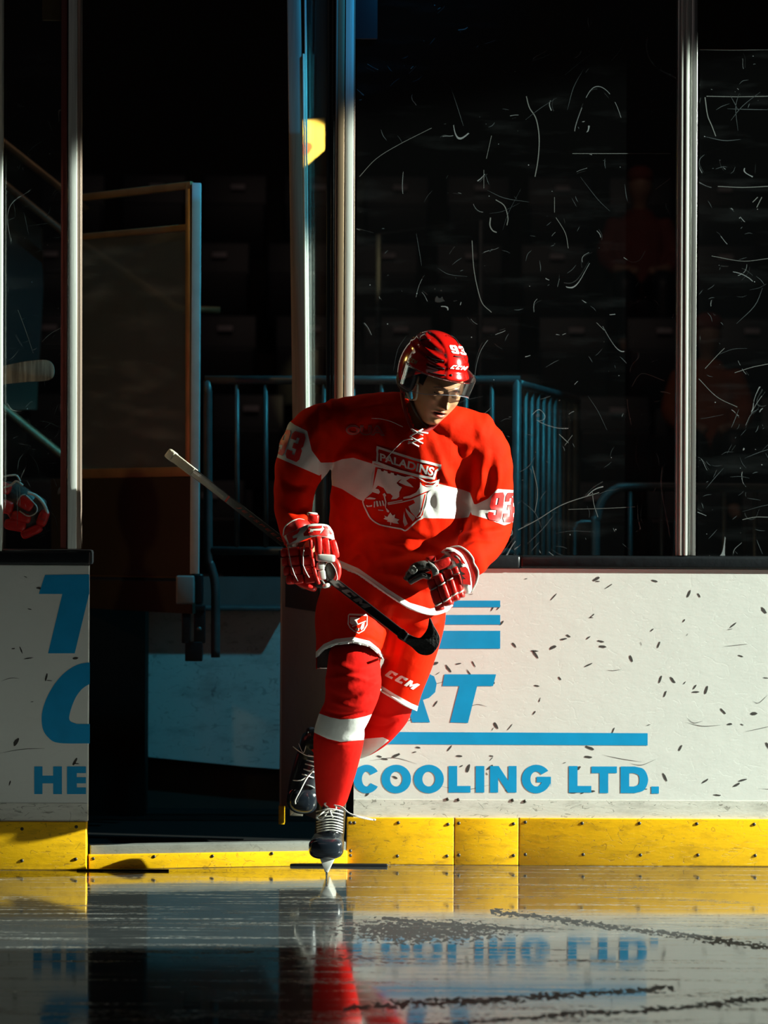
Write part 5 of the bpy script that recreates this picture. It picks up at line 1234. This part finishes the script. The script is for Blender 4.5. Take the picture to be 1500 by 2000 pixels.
# rear skate details
g = G(); g.sup(P(591, 1562, -.018), (M(31, 0), 0.042, M(28, 0)), frame_img(0, 8), 0.85, 0.85, 28, 16); g.build('toe_cap', m_toe, bt2)
for i, (a, b) in enumerate((((590, 1512), (612, 1519)), ((593, 1502), (613, 1508)), ((596, 1492), (614, 1497)), ((599, 1483), (614, 1487)), ((602, 1474), (614, 1477)))):
    g = G(); g.tube([onsurf(b2, a[0], a[1], .004, -.04), onsurf(b2, (a[0] + b[0]) / 2, (a[1] + b[1]) / 2, .005, -.05), onsurf(b2, b[0], b[1], .004, -.04)], 0.0022, 6); g.build('lace', m_lace, bt2)
loop([(612, 1500, 0), (602, 1514, -.01), (588, 1524, -.02), (572, 1524, -.01)], bt2, -.055, .0018); loop([(612, 1504, 0), (598, 1522, -.02), (586, 1545, -.03), (577, 1562, -.03), (577, 1570, -.02)], bt2, -.055, .0024)
loop([(616, 1478, 0), (600, 1476, -.01), (585, 1468, -.01), (572, 1458, 0)], bt2, -.06, .0015, 'loose_lace'); loop([(602, 1430, 0), (598, 1455, -.01), (592, 1470, -.01), (583, 1452, 0)], bt2, -.05, .0010, 'loose_lace')
g = G(); g.tube([onsurf(b2, 597, 1533, .004, -.05), onsurf(b2, 606, 1535, .004, -.05), onsurf(b2, 613, 1539, .004, -.05)], 0.007, 8, 0, 0.4); g.build('patch', m_grey, bt2)
g = G(); off_ = Vector((0.0, 0.075, 0))
g.prism([P(598, 1450, .03) + off_, P(612, 1450, .03) + off_, P(596, 1560, .03) + off_, P(583, 1592, -.01) + off_ * 0.4, P(578, 1590, -.01) + off_ * 0.5, P(572, 1560, .02) + off_], (-0.004, .012, 0)); g.build('blade_holder', m_holder, bt2, True, 0.002)
g = G(); g.prism([P(566, 1576, -.01), P(581, 1579, -.01), P(567, 1593, -.01)], (0.004, .05, 0)); g.build('holder_tip', mat('holder_tan', (0.5, 0.42, 0.3), 0.5), bt2, True, 0.001)
g = G(); g.prism([P(592, 1450, .06) + off_ * 1.5, P(598, 1450, .06) + off_ * 1.5, P(572, 1575, .05) + off_ * 1.3, P(565, 1570, .05) + off_ * 1.3], (-0.003, .003, 0)); g.build('blade', m_blade, bt2, True, 0.001)
# --- helmet
def rimz(phi):
    a = abs(phi); P_ = [(0, .060), (35, .058), (60, .048), (78, .020), (92, -.006), (112, -.030), (140, -.042), (180, -.046)]
    return float(np.interp(a, [p[0] for p in P_], [p[1] for p in P_]))
hcen = (0, .013, .030); hr = (.1005, .1255, .122)
def helm_pt(phi, s, grow=0.0):
    el0 = math.asin(max(-.95, min(.95, (rimz(phi) - hcen[2]) / hr[2]))); el = el0 + (math.pi / 2 - el0) * s
    ph = math.radians(phi); ce = math.cos(el) ** 0.82; se = math.sin(el)
    d = Vector((math.sin(ph) * ce, -math.cos(ph) * ce, se))
    x_ = hr[0] * d.x; y_ = hr[1] * d.y; z_ = hr[2] * d.z
    g = 0.0
    cen = 1.0 / (1 + math.exp((abs(x_) - 0.034) / 0.0018)) * (1 if y_ < 0.09 else 0.4)
    g += 0.0045 * cen
    # side ribs running back
    for k, (zz, am) in enumerate(((0.085, .0040), (0.066, .0035), (0.105, .003))):
        g += am * math.exp(-((z_ - zz + 0.10 * abs(y_ + 0.02) * (1 if y_ < 0 else -.4)) / 0.005) ** 2) * (abs(x_) > 0.036)
    g += 0.006 * math.exp(-(s / 0.08) ** 2) * (math.cos(ph) > 0.3)      # brow lip
    g -= 0.003 * math.exp(-((s - 0.17) / 0.05) ** 2) * (math.cos(ph) > 0.2)
    n = Vector((d.x / hr[0], d.y / hr[1], d.z / hr[2])).normalized()
    return Vector((hcen[0] + x_, hcen[1] + y_, hcen[2] + z_)) + n * (g + grow)
def dome(grow=0.0, nphi=144, ns=48):
    V = []; F = []
    for j in range(ns + 1):
        s = j / ns
        for i in range(nphi): V.append(hw(helm_pt(-180 + 360 * i / nphi, min(s, 0.999), grow)))
    for j in range(ns):
        for i in range(nphi): F.append((j * nphi + i, j * nphi + (i + 1) % nphi, (j + 1) * nphi + (i + 1) % nphi, (j + 1) * nphi + i))
    return V, F
V_, F_ = dome()
helmet = newobj('helmet', V_, F_, [m_helm, m_vent], skater); fixn(helmet)
so = helmet.modifiers.new('thick', 'SOLIDIFY'); so.thickness = 0.007; so.offset = -1; so.material_offset = 1; so.material_offset_rim = 0
hb = bvh_of([helmet])
decal(hb, quadmap(digit2d('9'), [(877, 674), (891, 675), (898, 692), (883, 690)]), 'helmet_number', m_pr_w, helmet, 0.0015, 1.2)
decal(hb, quadmap(digit2d('3'), [(894, 675.5), (908, 678), (912, 694), (900, 692.5)]), 'helmet_number', m_pr_w, helmet, 0.0015, 1.2)
decal(hb, quadmap(ccm2d(0.12), [(882, 712.5), (914.5, 716), (912, 723.5), (879, 720)]), 'helmet_lettering', m_pr_w, helmet, 0.001, 3)
decal(hb, quadmap(ccm2d(0.12), [(800, 697), (816, 705), (814, 713), (797, 705)]), 'helmet_lettering', mat('print_dull', (0.25, 0.16, 0.10), 0.5), helmet, 0.001, 3)
def slot(pts, w, nm='vent', m=None, lift=0.0006, Y=-.66):
    pp = [onsurf(hb, a, b, lift, Y) for a, b in pts]; g = G(); g.tube([Vector(v) for v in smoothcurve(pp, 4)], w, 8, 0, 0.5); return g.build(nm, m or m_vent, helmet)
slot([(887, 695.5), (897, 697), (908, 698)], 0.0035); slot([(833, 712), (850, 717), (868, 720)], 0.004); slot([(832, 696), (848, 702), (866, 705)], 0.004); slot([(836, 727), (855, 731), (870, 733)], 0.0035)
slot([(879, 654), (890, 662), (897, 674)], 0.003); slot([(797, 728), (803, 722), (803, 740), (800, 745)], 0.008); slot([(820, 666), (828, 662), (840, 664)], 0.003)
g = G(); g.sup(onsurf(hb, 881, 733, .001, -.7), (.0045, .003, .0045), None, 1, 1, 12, 8); g.build('visor_screw', m_vent, helmet)
g = G(); g.sup(onsurf(hb, 812, 739, .002, -.66), (.010, .004, .013), None, .8, .8, 12, 8); g.build('visor_mount', m_vent, helmet)
# visor
V_ = []; F_ = []; nA, nB = 48, 10
for i in range(nA + 1):
    ph = math.radians(-96 + 192 * i / nA)
    for j in range(nB + 1):
        t_ = j / nB; ztop = 0.070 - 0.012 * abs(math.sin(ph)) ** 2; zbot = 0.024 - 0.045 * abs(math.sin(ph)) ** 2
        z_ = ztop + (zbot - ztop) * t_; rr = 1 - 0.03 * t_
        V_.append(hw((0.116 * math.sin(ph) * rr, 0.0 - 0.148 * math.cos(ph) * rr, z_)))
for i in range(nA):
    for j in range(nB): a = i * (nB + 1) + j; F_.append((a, a + 1, a + nB + 2, a + nB + 1))
vis = newobj('visor', V_, F_, m_clear, helmet); so = vis.modifiers.new('t', 'SOLIDIFY'); so.thickness = 0.0028
edge = [V_[i * (nB + 1) + nB] for i in range(nA + 1)]
g = G(); g.tube(edge, 0.0011, 5); g.build('visor_edge', mat('visor_edge', (0.20, 0.22, 0.25), 0.3), helmet)
# chin strap and ear guard loop
def P3(L, Y): return [P(a, b, Y + c) for a, b, c in L]
allb = BVHTree.FromPolygons([Vector(v) for v in V], F) if False else bvh_of([body])
def hpath(pts, lift, n=5, Y=-.62): return [onsurf(allb, a_, b_, lift, Y) for a_, b_ in smoothcurve(pts, n)]
g = G(); g.tube(hpath([(790, 745), (792, 760), (799, 777), (806, 793), (814, 808), (824, 822), (833, 832), (840, 836)], .004), 0.0042, 6, 0, 0.5); g.build('chin_strap', m_strap, helmet)
g = G(); g.tube(hpath([(818, 752), (817, 765), (814, 779), (803, 781), (799, 775)], .007), 0.0040, 6, 0, 0.6); g.build('ear_guard', m_strap, helmet)
g = G(); g.tube(hpath([(818, 752), (812, 750), (806, 753)], .007), 0.0040, 6, 0, 0.6); g.build('ear_guard', m_strap, helmet)
g = G(); g.tube([onsurf(hb, a_, b_, .002, -.62) for a_, b_ in smoothcurve([(797, 712), (794, 724), (793, 737)], 4)], 0.003, 6); g.build('strap_anchor', m_strap, helmet)
g = G(); g.sup(onsurf(hb, 806, 731, .001, -.66), (.012, .006, .016), HR, .8, .8, 14, 10); g.build('ear_cover', m_clear, helmet)

g = G(); g.sup(hw((-.072, .035, -.005)), (.020, .050, .050), HR, .8, .8, 18, 12); g.sup(hw((.072, .035, -.005)), (.020, .050, .050), HR, .8, .8, 18, 12); g.build('padding', m_vent, helmet)

# --- gloves
def pad(g, px, py, Y, w, h, ang, dep=0.014, e=0.45, yaw=0, pitch=0, mi=0):
    g.sup(P(px, py, Y), (M(w, Y) / 2, dep, M(h, Y) / 2), frame_img(Y, ang, yaw, pitch), e, e, 20, 12, mi)
def glove_base(chains, name='glove'):
    g_ = G()
    for c in chains: chain(g_, c, 18, 4)
    V_, N__, F_ = remesh(g_, 0.004, 2); return newobj(name, V_, F_, m_palm, skater)
# right hand (left in the picture), closed on the shaft
gR = glove_base([[(586, 1050, -.60, 26, .045), (590, 1080, -.62, 30, .045), (596, 1115, -.63, 30, .045), (606, 1136, -.64, 24, .035)]] + [[(p[0], p[1], p[2], 7 - .5 * i) for i, p in enumerate(f)] for f in fing_R] + [[(a, b, c, 8) for a, b, c in thumb_R]])
# back of the hand: rows of rolls, with white piping
rowsY = [1078, 1096, 1114, 1131]; 
for i, yy in enumerate(rowsY):
    sh = [0, 2, 5, 10][i]
    g = G(); pad(g, 574 + sh, yy, -.695 - .006 * i + .01, 23 - i, 18.5, -6, 0.026, 0.35, -8); g.build('finger_roll', m_gred, gR)
    g = G(); pad(g, 596 + sh * .9, yy - 1, -.712 - .004 * i + .01, 20, 18.5, -8, 0.020, 0.35, 6); g.build('finger_roll', m_gred, gR)
    g = G(); pad(g, 560 + sh, yy + 1, -.66 - .006 * i, 14, 18.5, -4, 0.035, 0.5, -20); g.build('finger_roll', m_gred, gR)
g = G(); pad(g, 598, 1143, -.68, 44, 15, 22, 0.03, 0.6); g.build('finger_roll', m_gred, gR)
g = G(); g.tube(P3([(563, 1068, 0), (565, 1084, -.006), (569, 1105, -.01), (575, 1122, -.012), (582, 1135, -.01)], -.722), 0.0016, 6); g.build('piping', m_gwht, gR)
g = G(); g.tube(P3([(595, 1064, 0), (592, 1085, -.004), (592, 1104, -.008), (597, 1116, -.010), (604, 1128, -.008)], -.732), 0.0020, 6); g.build('piping', m_gwht, gR)
for i, (a, b, an) in enumerate(((606, 1062, 3), (607, 1080, 4), (610, 1098, 8), (614, 1117, 14), (619, 1133, 20))):
    g = G(); pad(g, a + 1, b, -.727, 7.5, 18.5, -an, 0.014, 0.5); g.build('index_roll', m_gred, gR)
for i, (a, w_, an) in enumerate(((622, 15, 0), (637, 14, -5), (651, 13, -14))):
    g = G(); pad(g, a + (2 if i == 2 else 0), 1066 + i * 3, -.722 + .014 * i, w_, 37, an, 0.017, 0.5, 8 * i); g.build('thumb_roll', m_gred, gR)
g = G(); pad(g, 636, 1090, -.722, 38, 15, 3, 0.016, 0.4); g.build('thumb_band', m_gwht, gR)
g = G(); pad(g, 626, 1106, -.72, 16, 15, 2, 0.013, 0.35); g.build('palm_patch', m_gwht, gR)
g = G(); pad(g, 629, 1123, -.72, 14, 19, -8, 0.012, 0.35); g.build('palm_patch', m_gwht, gR)
g = G(); g.tube([Vector(v) for v in smoothcurve(P3([(650, 1090, 0.005), (659, 1104, 0), (661, 1120, 0), (656, 1134, 0)], -.70), 5)], [0.011] * 8 + [0.010] * 8, 12); g.build('thumb_pad', m_gred, gR)
g = G(); g.tube([Vector(v) for v in smoothcurve(P3([(634, 1108, 0), (638, 1100, -.002), (646, 1099, -.004), (655, 1112, -.004), (659, 1128, 0), (657, 1134, 0)], -.716), 5)], 0.0013, 6); g.build('thumb_piping', m_gwht, gR)
g = G(); g.sup(P(646, 1117, -.69), (M(10), .012, M(17)), frame_img(0, -18), 0.9, 0.9); g.build('palm', m_palm, gR)
g = G(); pad(g, 637, 1144, -.712, 15, 9, -20, 0.012, 0.8); g.build('fingertip', m_gwht, gR)
# cuff: wrapped strap with lettering
def cuffband(pts_top, pts_bot, Yf, dep, name, m, parent, n=24, wrap=True):
    """band between two picture curves, bulging towards the camera and closed behind"""
    T = smoothcurve(pts_top, 6); B = smoothcurve(pts_bot, 6); n = min(len(T), len(B)); V_ = []; F_ = []
    for i in range(n):
        u = i / (n - 1); yy = Yf - dep * math.sin(math.pi * u) ** 0.6
        V_ += [P(T[i][0], T[i][1], yy + .004), P(B[i][0], B[i][1], yy)]
    for i in range(n): # back side
        u = i / (n - 1); j = n - 1 - i; yy = Yf + dep * math.sin(math.pi * u) ** 0.6
        V_ += [P(T[j][0], T[j][1], yy + .004), P(B[j][0], B[j][1], yy)]
    K = 2 * n
    for i in range(K): a = 2 * i; b = 2 * ((i + 1) % K); F_.append((a, b, b + 1, a + 1))
    o = newobj(name, V_, F_, m, parent); so = o.modifiers.new('t', 'SOLIDIFY'); so.thickness = 0.006; so.offset = 0; return o
c0 = cuffband([(553, 1045), (556, 1030), (568, 1019), (584, 1014), (600, 1018), (612, 1024)], [(556, 1064), (575, 1054), (590, 1047), (600, 1040), (608, 1034), (614, 1030)], -.655, .045, 'cuff', m_gred, gR)
g = G(); g.tube([P(a, b, -.655 - .045 * math.sin(math.pi * i / 17.0) ** .6) for i, (a, b) in enumerate(smoothcurve([(553, 1047), (556, 1030), (568, 1019), (584, 1014), (600, 1018), (612, 1024)], 4)[:18])], 0.0022, 6); g.build('cuff_piping', m_gwht, gR)
g = G(); pad(g, 612, 1013, -.66, 22, 18, 4, 0.026, 0.4); g.build('cuff_roll', m_gred, gR); g = G(); pad(g, 610, 1004, -.655, 21, 7, 4, 0.024, 0.6); g.build('cuff_roll_edge', m_gwht, gR)
s0 = cuffband([(554, 1047), (575, 1037), (600, 1025), (622, 1023), (640, 1026), (650, 1040)], [(563, 1066), (580, 1060), (600, 1052), (620, 1048), (640, 1051), (653, 1056)], -.665, .052, 'strap', m_gwht, gR)
sb = bvh_of([s0])
def czz(L): return [(540 + a / 8.333, 980 + b / 8.333) for a, b in L]
for pl in ([(165, 545), (200, 520), (340, 455), (400, 440), (345, 520), (262, 560), (275, 600), (345, 585), (330, 620), (215, 682), (185, 610)],
           [(440, 520), (500, 450), (530, 400), (740, 388), (735, 430), (560, 432), (540, 490), (590, 500), (600, 470), (720, 470), (700, 535), (450, 560)],
           [(760, 395), (820, 398), (885, 505), (905, 545), (870, 530), (840, 510), (825, 560), (700, 540), (745, 500), (790, 430)]):
    decal(sb, poly2d([czz(pl)]), 'strap_lettering', m_gred, gR, 0.004, 3)
# left hand (right in the picture), loosely closed
gL = glove_base([[(900, 1098, -.67, 30, .05), (880, 1112, -.70, 30, .045), (868, 1135, -.70, 27, .04)]] + [[(p[0], p[1], p[2] + .012, 7.5 - .4 * i) for i, p in enumerate(f)] for f in fing_L] + [[(a, b, c, 9) for a, b, c in thumb_L]])
def finger(a, b, w, Yf, cuts, nm='finger'):
    """three rolls between picture points a and b with white bands at the cuts"""
    a = np.array(a, float); b = np.array(b, float); L = np.linalg.norm(b - a); ang = math.degrees(math.atan2(-(b - a)[0], (b - a)[1])); prev = 0.0
    for k, c in enumerate(list(cuts) + [1.0]):
        m0 = a + (b - a) * (prev + c) / 2; g = G(); pad(g, m0[0], m0[1], Yf + 0.010 * abs(k - 1), w, L * (c - prev) + 1.0, ang, 0.021, 0.42, -10, 6 * (1 - k)); g.build('finger_roll', m_gred, gL)
        if c < 1.0:
            m1 = a + (b - a) * c; g = G(); pad(g, m1[0], m1[1], Yf - 0.002 + 0.005 * abs(k - 1), w - 1, 4.0, ang - 12, 0.0205, 0.5); g.build('finger_band', m_gwht, gL)
        prev = c
finger((841.5, 1131), (860, 1192), 17, LY - .012, (.31, .80)); finger((855, 1120), (877, 1182), 19, LY - .018, (.34, .82)); finger((873, 1112), (891, 1173), 17, LY - .014, (.32, .80)); finger((888, 1106), (901, 1167), 15, LY - .004, (.25, .82))
g = G(); pad(g, 866, 1101, LY - .012, 34, 19, -22, 0.018, 0.4); g.build('back_roll', m_gred, gL); g = G(); pad(g, 841, 1092, LY + .01, 20, 12, -14, 0.018, 0.5); g.build('back_roll', m_gred, gL)
g = G(); g.tube([Vector(v) for v in smoothcurve(P3([(846, 1108, 0), (830, 1104, -.004), (812, 1108, 0), (800, 1120, .004), (792, 1132, .01)], LY - .014), 5)], [.012] * 5 + [.016] * 8 + [.013] * 4 + [.010] * 4, 14); g.build('thumb', m_palm, gL)
g = G(); g.sup(P(807, 1113, LY - .026), (M(8), .006, M(7)), frame_img(0, -42), .7, .7); g.build('thumb_patch', m_palm2, gL)
g = G(); g.tube([Vector(v) for v in smoothcurve(P3([(840, 1127, 0), (826, 1124, -.006), (812, 1130, 0), (800, 1137, .01)], LY - .018), 5)], 0.0105, 12); g.build('index_tip', m_palm, gL)
g = G(); g.prism([P(838, 1098, LY - .033), P(852, 1108, LY - .036), P(858, 1120, LY - .036), P(846, 1126, LY - .034), P(842, 1112, LY - .034)], (0, .012, 0)); g.build('palm_patch', m_palm2, gL, True, 0.002)
g = G(); g.tube(P3([(836, 1096, 0), (848, 1104, 0), (857, 1116, 0)], LY - .038), 0.0014, 6); g.build('palm_piping', m_gwht, gL)
cz6 = lambda L: [(770 + a / 7.895, 1040 + b / 7.895) for a, b in L]
fl = cuffband(cz6([(870, 225), (1000, 215), (1130, 290), (1215, 400), (1225, 470), (1290, 600), (1265, 760), (1190, 915)]), cz6([(800, 260), (950, 300), (1060, 380), (1110, 430), (1160, 560), (1185, 700), (1190, 820), (1130, 925)]), LY + .035, .045, 'cuff', m_gred, gL)
g = G(); g.tube([P(a, b, LY + .035 - .047 * math.sin(math.pi * min(1, i / 42.0)) ** .6) for i, (a, b) in enumerate(smoothcurve(cz6([(870, 225), (1000, 215), (1130, 290), (1215, 400), (1228, 470), (1295, 600), (1270, 760), (1190, 915)]), 6))], 0.0028, 6); g.build('cuff_piping', m_gwht, gL)
s1 = cuffband(cz6([(800, 245), (900, 245), (1030, 320), (1110, 450), (1160, 590), (1190, 740), (1195, 860), (1170, 930)]), cz6([(720, 300), (800, 340), (900, 420), (970, 520), (1020, 650), (1045, 780), (1052, 880), (1050, 935)]), LY + .02, .050, 'strap', m_gwht, gL)
s1b = bvh_of([s1])
for grp in ([[(830, 300), (930, 300), (1025, 370), (1090, 470), (1100, 490), (1040, 478), (1010, 400), (970, 360), (905, 352), (935, 395), (975, 405), (1005, 470), (960, 480), (900, 395)]],
            [[(1010, 545), (1100, 525), (1135, 560), (1165, 640), (1178, 810), (1060, 790), (1050, 720), (1100, 715), (1040, 660), (1095, 640), (1030, 600)]],
            [[(745, 290), (830, 268), (890, 285), (800, 300)]]):
    decal(s1b, poly2d([cz6(l) for l in grp]), 'strap_lettering', m_gred, gL, 0.004, 3)

# --- the stick, held in the hand
stick = thing('hockey_stick', P(640, 1130, -.69), 'black hockey stick with a white taped grip, held in the gloved hand of the skater', 'hockey stick')
S0 = P(334, 889, -.12); S1 = P(795, 1246, -.93)
sd_ = (S1 - S0).normalized(); Ls = (S1 - S0).length
sy_ = Vector((0, -1, 0)); sy_ = (sy_ - sd_ * sy_.dot(sd_)).normalized(); sz_ = sd_.cross(sy_)
def shaft(a, b, w, th, nm, m, bev=.004):
    c = S0 + sd_ * ((a + b) / 2 * Ls); R = Matrix((sd_, sy_, sz_)).transposed(); g = G(); g.box(c, ((b - a) * Ls, th, w), R, 0, bev); return g.build(nm, m, stick)
shaft(0.0, 1.0, 0.029, 0.020, 'shaft', m_stick)
shaft(-0.005, 0.105, 0.0325, 0.0235, 'grip_tape', m_tape); shaft(-0.012, 0.018, 0.037, 0.028, 'grip_knob', m_tape, .008)
def side(a, b, z0, z1, nm, m, lift=0.0004):
    o_ = S0 + sy_ * (0.010 + lift); pts = [o_ + sd_ * (a * Ls) + sz_ * z0, o_ + sd_ * (b * Ls) + sz_ * z0, o_ + sd_ * (b * Ls) + sz_ * z1, o_ + sd_ * (a * Ls) + sz_ * z1]
    return newobj(nm, pts, [(0, 1, 2, 3)], m, stick, False)
zz = -1 if sz_.z > 0 else 1    # picture-down side of the shaft
side(0.105, 0.245, 0.000, zz * 0.013, 'silver_panel', m_silver); side(0.255, 0.262, -0.012, 0.012, 'red_mark', mat('stick_red', (0.6, 0.03, 0.01), 0.4))
def stickprint(vf, a, b, nm, m, h=0.010):
    pts = []
    for u, v in vf[0]: pts.append(S0 + sy_ * 0.0106 + sd_ * ((a + (b - a) * u) * Ls) + sz_ * (-zz) * (v - 0.5) * 2 * h)
    return newobj(nm, pts, vf[1], m, stick, False)
stickprint(norm2d(text2d('JETSPEED', 0.0, 0.3, 1.3)), 0.30, 0.50, 'stick_lettering', mat('stick_red_print', (0.55, 0.03, 0.01), 0.4), 0.0055)
stickprint(ccm2d(0.10), 0.70, 0.855, 'stick_lettering', m_grey, 0.0095)
for a_ in (0.675,): side(a_, a_ + 0.02, 0.0, zz * .012, 'grey_mark', m_grey)
bl_ = [(784, 1228), (800, 1240), (818, 1246), (828, 1238), (835, 1226), (839, 1207), (846, 1221), (853, 1233), (858, 1245), (857, 1258), (851, 1269), (842, 1278), (830, 1280), (817, 1276), (804, 1264), (790, 1254), (776, 1244)]
g = G(); bp_ = [P(a, b, -.925 - 0.02 * max(0, (a - 800) / 58)) for a, b in smoothcurve(bl_, 4, True)]; g.prism(bp_, (0.002, 0.011, 0)); g.build('blade', m_bladetape, stick, True, .002)

# ------------------------------------------------------------------ the waiting player behind the left glass
m_j2 = mat('red_cloth_dark', (0.30, 0.010, 0.008), 0.7)
per2 = thing('person', P(-110, 1700, .75), 'person behind the narrow left glass pane, only a red glove showing', 'person')
skater_keep = skater; skater = per2
OX = P(-120, 900, .75)
def C2(pts): return [(p[0], p[1], p[2], p[3]) + tuple(p[4:]) for p in pts]
g2b = G()
chain(g2b, C2([(-120, 1250, .8, 50, .09), (-120, 1050, .8, 56, .09), (-120, 900, .8, 60, .09), (-120, 850, .8, 26, .05), (-120, 800, .8, 24, .05), (-120, 770, .8, 38, .085), (-120, 720, .8, 38, .09), (-120, 700, .8, 26, .06)]))
chain(g2b, C2([(-145, 1240, .8, 34), (-148, 1450, .8, 26), (-150, 1640, .8, 18)])); chain(g2b, C2([(-95, 1240, .8, 34), (-92, 1450, .8, 26), (-90, 1640, .8, 18)]))
chain(g2b, C2([(-80, 890, .8, 26), (-50, 960, .78, 22), (-40, 1010, .72, 18), (0, 985, .62, 14), (30, 985, .58, 16)])); chain(g2b, C2([(-160, 890, .8, 26), (-190, 980, .78, 22), (-200, 1080, .7, 18), (-190, 1160, .65, 16)]))
V2, N2, F2 = remesh(g2b, 0.008, 4); b2_ = newobj('body', V2, F2, m_skin, per2); setattr_c(b2_, 'tone', np.tile(np.array((0.4, 0.25, 0.16)), (len(V2), 1)))
g2j = G(); chain(g2j, C2([(-120, 1230, .8, 92, .15), (-120, 1100, .8, 96, .15), (-120, 960, .8, 98, .15), (-120, 880, .8, 60, .1)])); chain(g2j, C2([(-80, 900, .8, 42), (-48, 965, .78, 36), (-42, 1010, .72, 32), (-15, 995, .65, 26)])); chain(g2j, C2([(-160, 900, .8, 42), (-192, 980, .78, 36), (-202, 1080, .7, 30)]))
V2, N2, F2 = remesh(g2j, 0.008, 5); newobj('jersey', V2, F2, m_j2, per2)
g2p = G(); chain(g2p, C2([(-120, 1180, .8, 86, .14), (-120, 1250, .8, 88, .14)])); chain(g2p, C2([(-150, 1240, .8, 52), (-152, 1400, .8, 46)])); chain(g2p, C2([(-90, 1240, .8, 52), (-88, 1400, .8, 46)]))
V2, N2, F2 = remesh(g2p, 0.008, 5); newobj('hockey_pants', V2, F2, m_j2, per2)
for xx in (-150, -90):
    g2s = G(); chain(g2s, C2([(xx, 1390, .8, 38), (xx, 1500, .8, 32), (xx, 1620, .8, 24)])); V2, N2, F2 = remesh(g2s, 0.008, 3); newobj('hockey_sock', V2, F2, m_j2, per2)
    g2s = G(); chain(g2s, C2([(xx, 1600, .82, 26, .06), (xx, 1655, .8, 26, .06)])); fz = P(xx, 1655, .7); g2s.sup((fz.x, .72, 0.06), (.048, .15, .055), None, .8, .8); V2, N2, F2 = remesh(g2s, 0.008, 3); o = newobj('skate_boot', V2, F2, m_boot, per2)
g = G(); g.sup(P(-120, 735, .79), (.105, .13, .125), None, .9, .9, 28, 18); g.build('helmet', m_helm, per2)
# his glove
G2Y = .52
o2 = G()
for c in ([(-6, 965, G2Y + .05, 24, .045), (25, 972, G2Y + .02, 30, .045), (52, 1000, G2Y, 34, .045), (60, 1030, G2Y, 24, .04)],): chain(o2, c, 20)
V2, N2, F2 = remesh(o2, 0.004, 2); g2 = newobj('glove', V2, F2, m_palm, per2)
g = G(); pad(g, 50, 983, G2Y - .045, 34, 24, 30, .018, .5); g.build('finger_roll', m_gred, g2)
for a, b, w_, h_, an in ((6, 952, 34, 22, 20), (12, 990, 30, 26, 15), (30, 1026, 44, 22, 10), (62, 1038, 44, 18, -25), (84, 1012, 20, 34, 20), (75, 985, 26, 30, 35), (42, 1010, 40, 20, 15)):
    g = G(); pad(g, a, b, G2Y - .03, w_, h_, an, .024, .55); g.build('finger_roll', m_gred if (a, b) not in ((75, 985),) else m_palm, g2)
g = G(); g.tube([Vector(v) for v in smoothcurve(P3([(-5, 955, 0), (20, 948, 0), (32, 940, 0), (45, 948, 0)], G2Y - .055), 5)], .004, 6); g.tube([Vector(v) for v in smoothcurve(P3([(0, 932, .01), (30, 928, 0), (40, 940, 0)], G2Y - .055), 5)], .003, 6); g.build('piping', m_gwht, g2)
g = G(); g.tube([Vector(v) for v in smoothcurve(P3([(33, 985, 0), (38, 972, 0), (48, 966, 0), (60, 976, 0), (72, 990, 0), (70, 1002, 0), (55, 1008, 0), (38, 998, 0)], G2Y - .064), 5)], .0022, 6); g.build('piping', m_gwht, g2)
g = G(); g.tube([Vector(v) for v in smoothcurve(P3([(54, 962, 0), (70, 968, 0), (84, 982, 0), (92, 1000, .01), (90, 1008, .01)], G2Y - .055), 5)], .006, 8); g.build('piping', m_gwht, g2)
skater = skater_keep
# his stick, blade up
st2 = thing('hockey_stick', P(-14, 1690, .55), 'hockey stick held blade up behind the narrow left glass pane, blade wrapped in white tape', 'hockey stick')
g = G(); a = P(-14, 1080, .50); b = P(-20, 740, .48); g.tube([Vector((a.x, a.y, 0.02)), a, b], 0.014, 8); g.build('shaft', m_stick, st2)
tp = mat('blade_tape_striped', (0.42, 0.40, 0.34), 0.8, var=0.5, vscale=9, stretch=(9, 1, .6), bump=0.3, bscale=60)
g = G(); bp_ = [P(a, b, .47) for a, b in smoothcurve([(-34, 725), (0, 716), (50, 706), (88, 703), (102, 710), (106, 724), (102, 738), (86, 744), (50, 746), (0, 752), (-34, 765)], 5, True)]; g.prism(bp_, (0, .01, 0)); g.build('blade', tp, st2, True, .003)
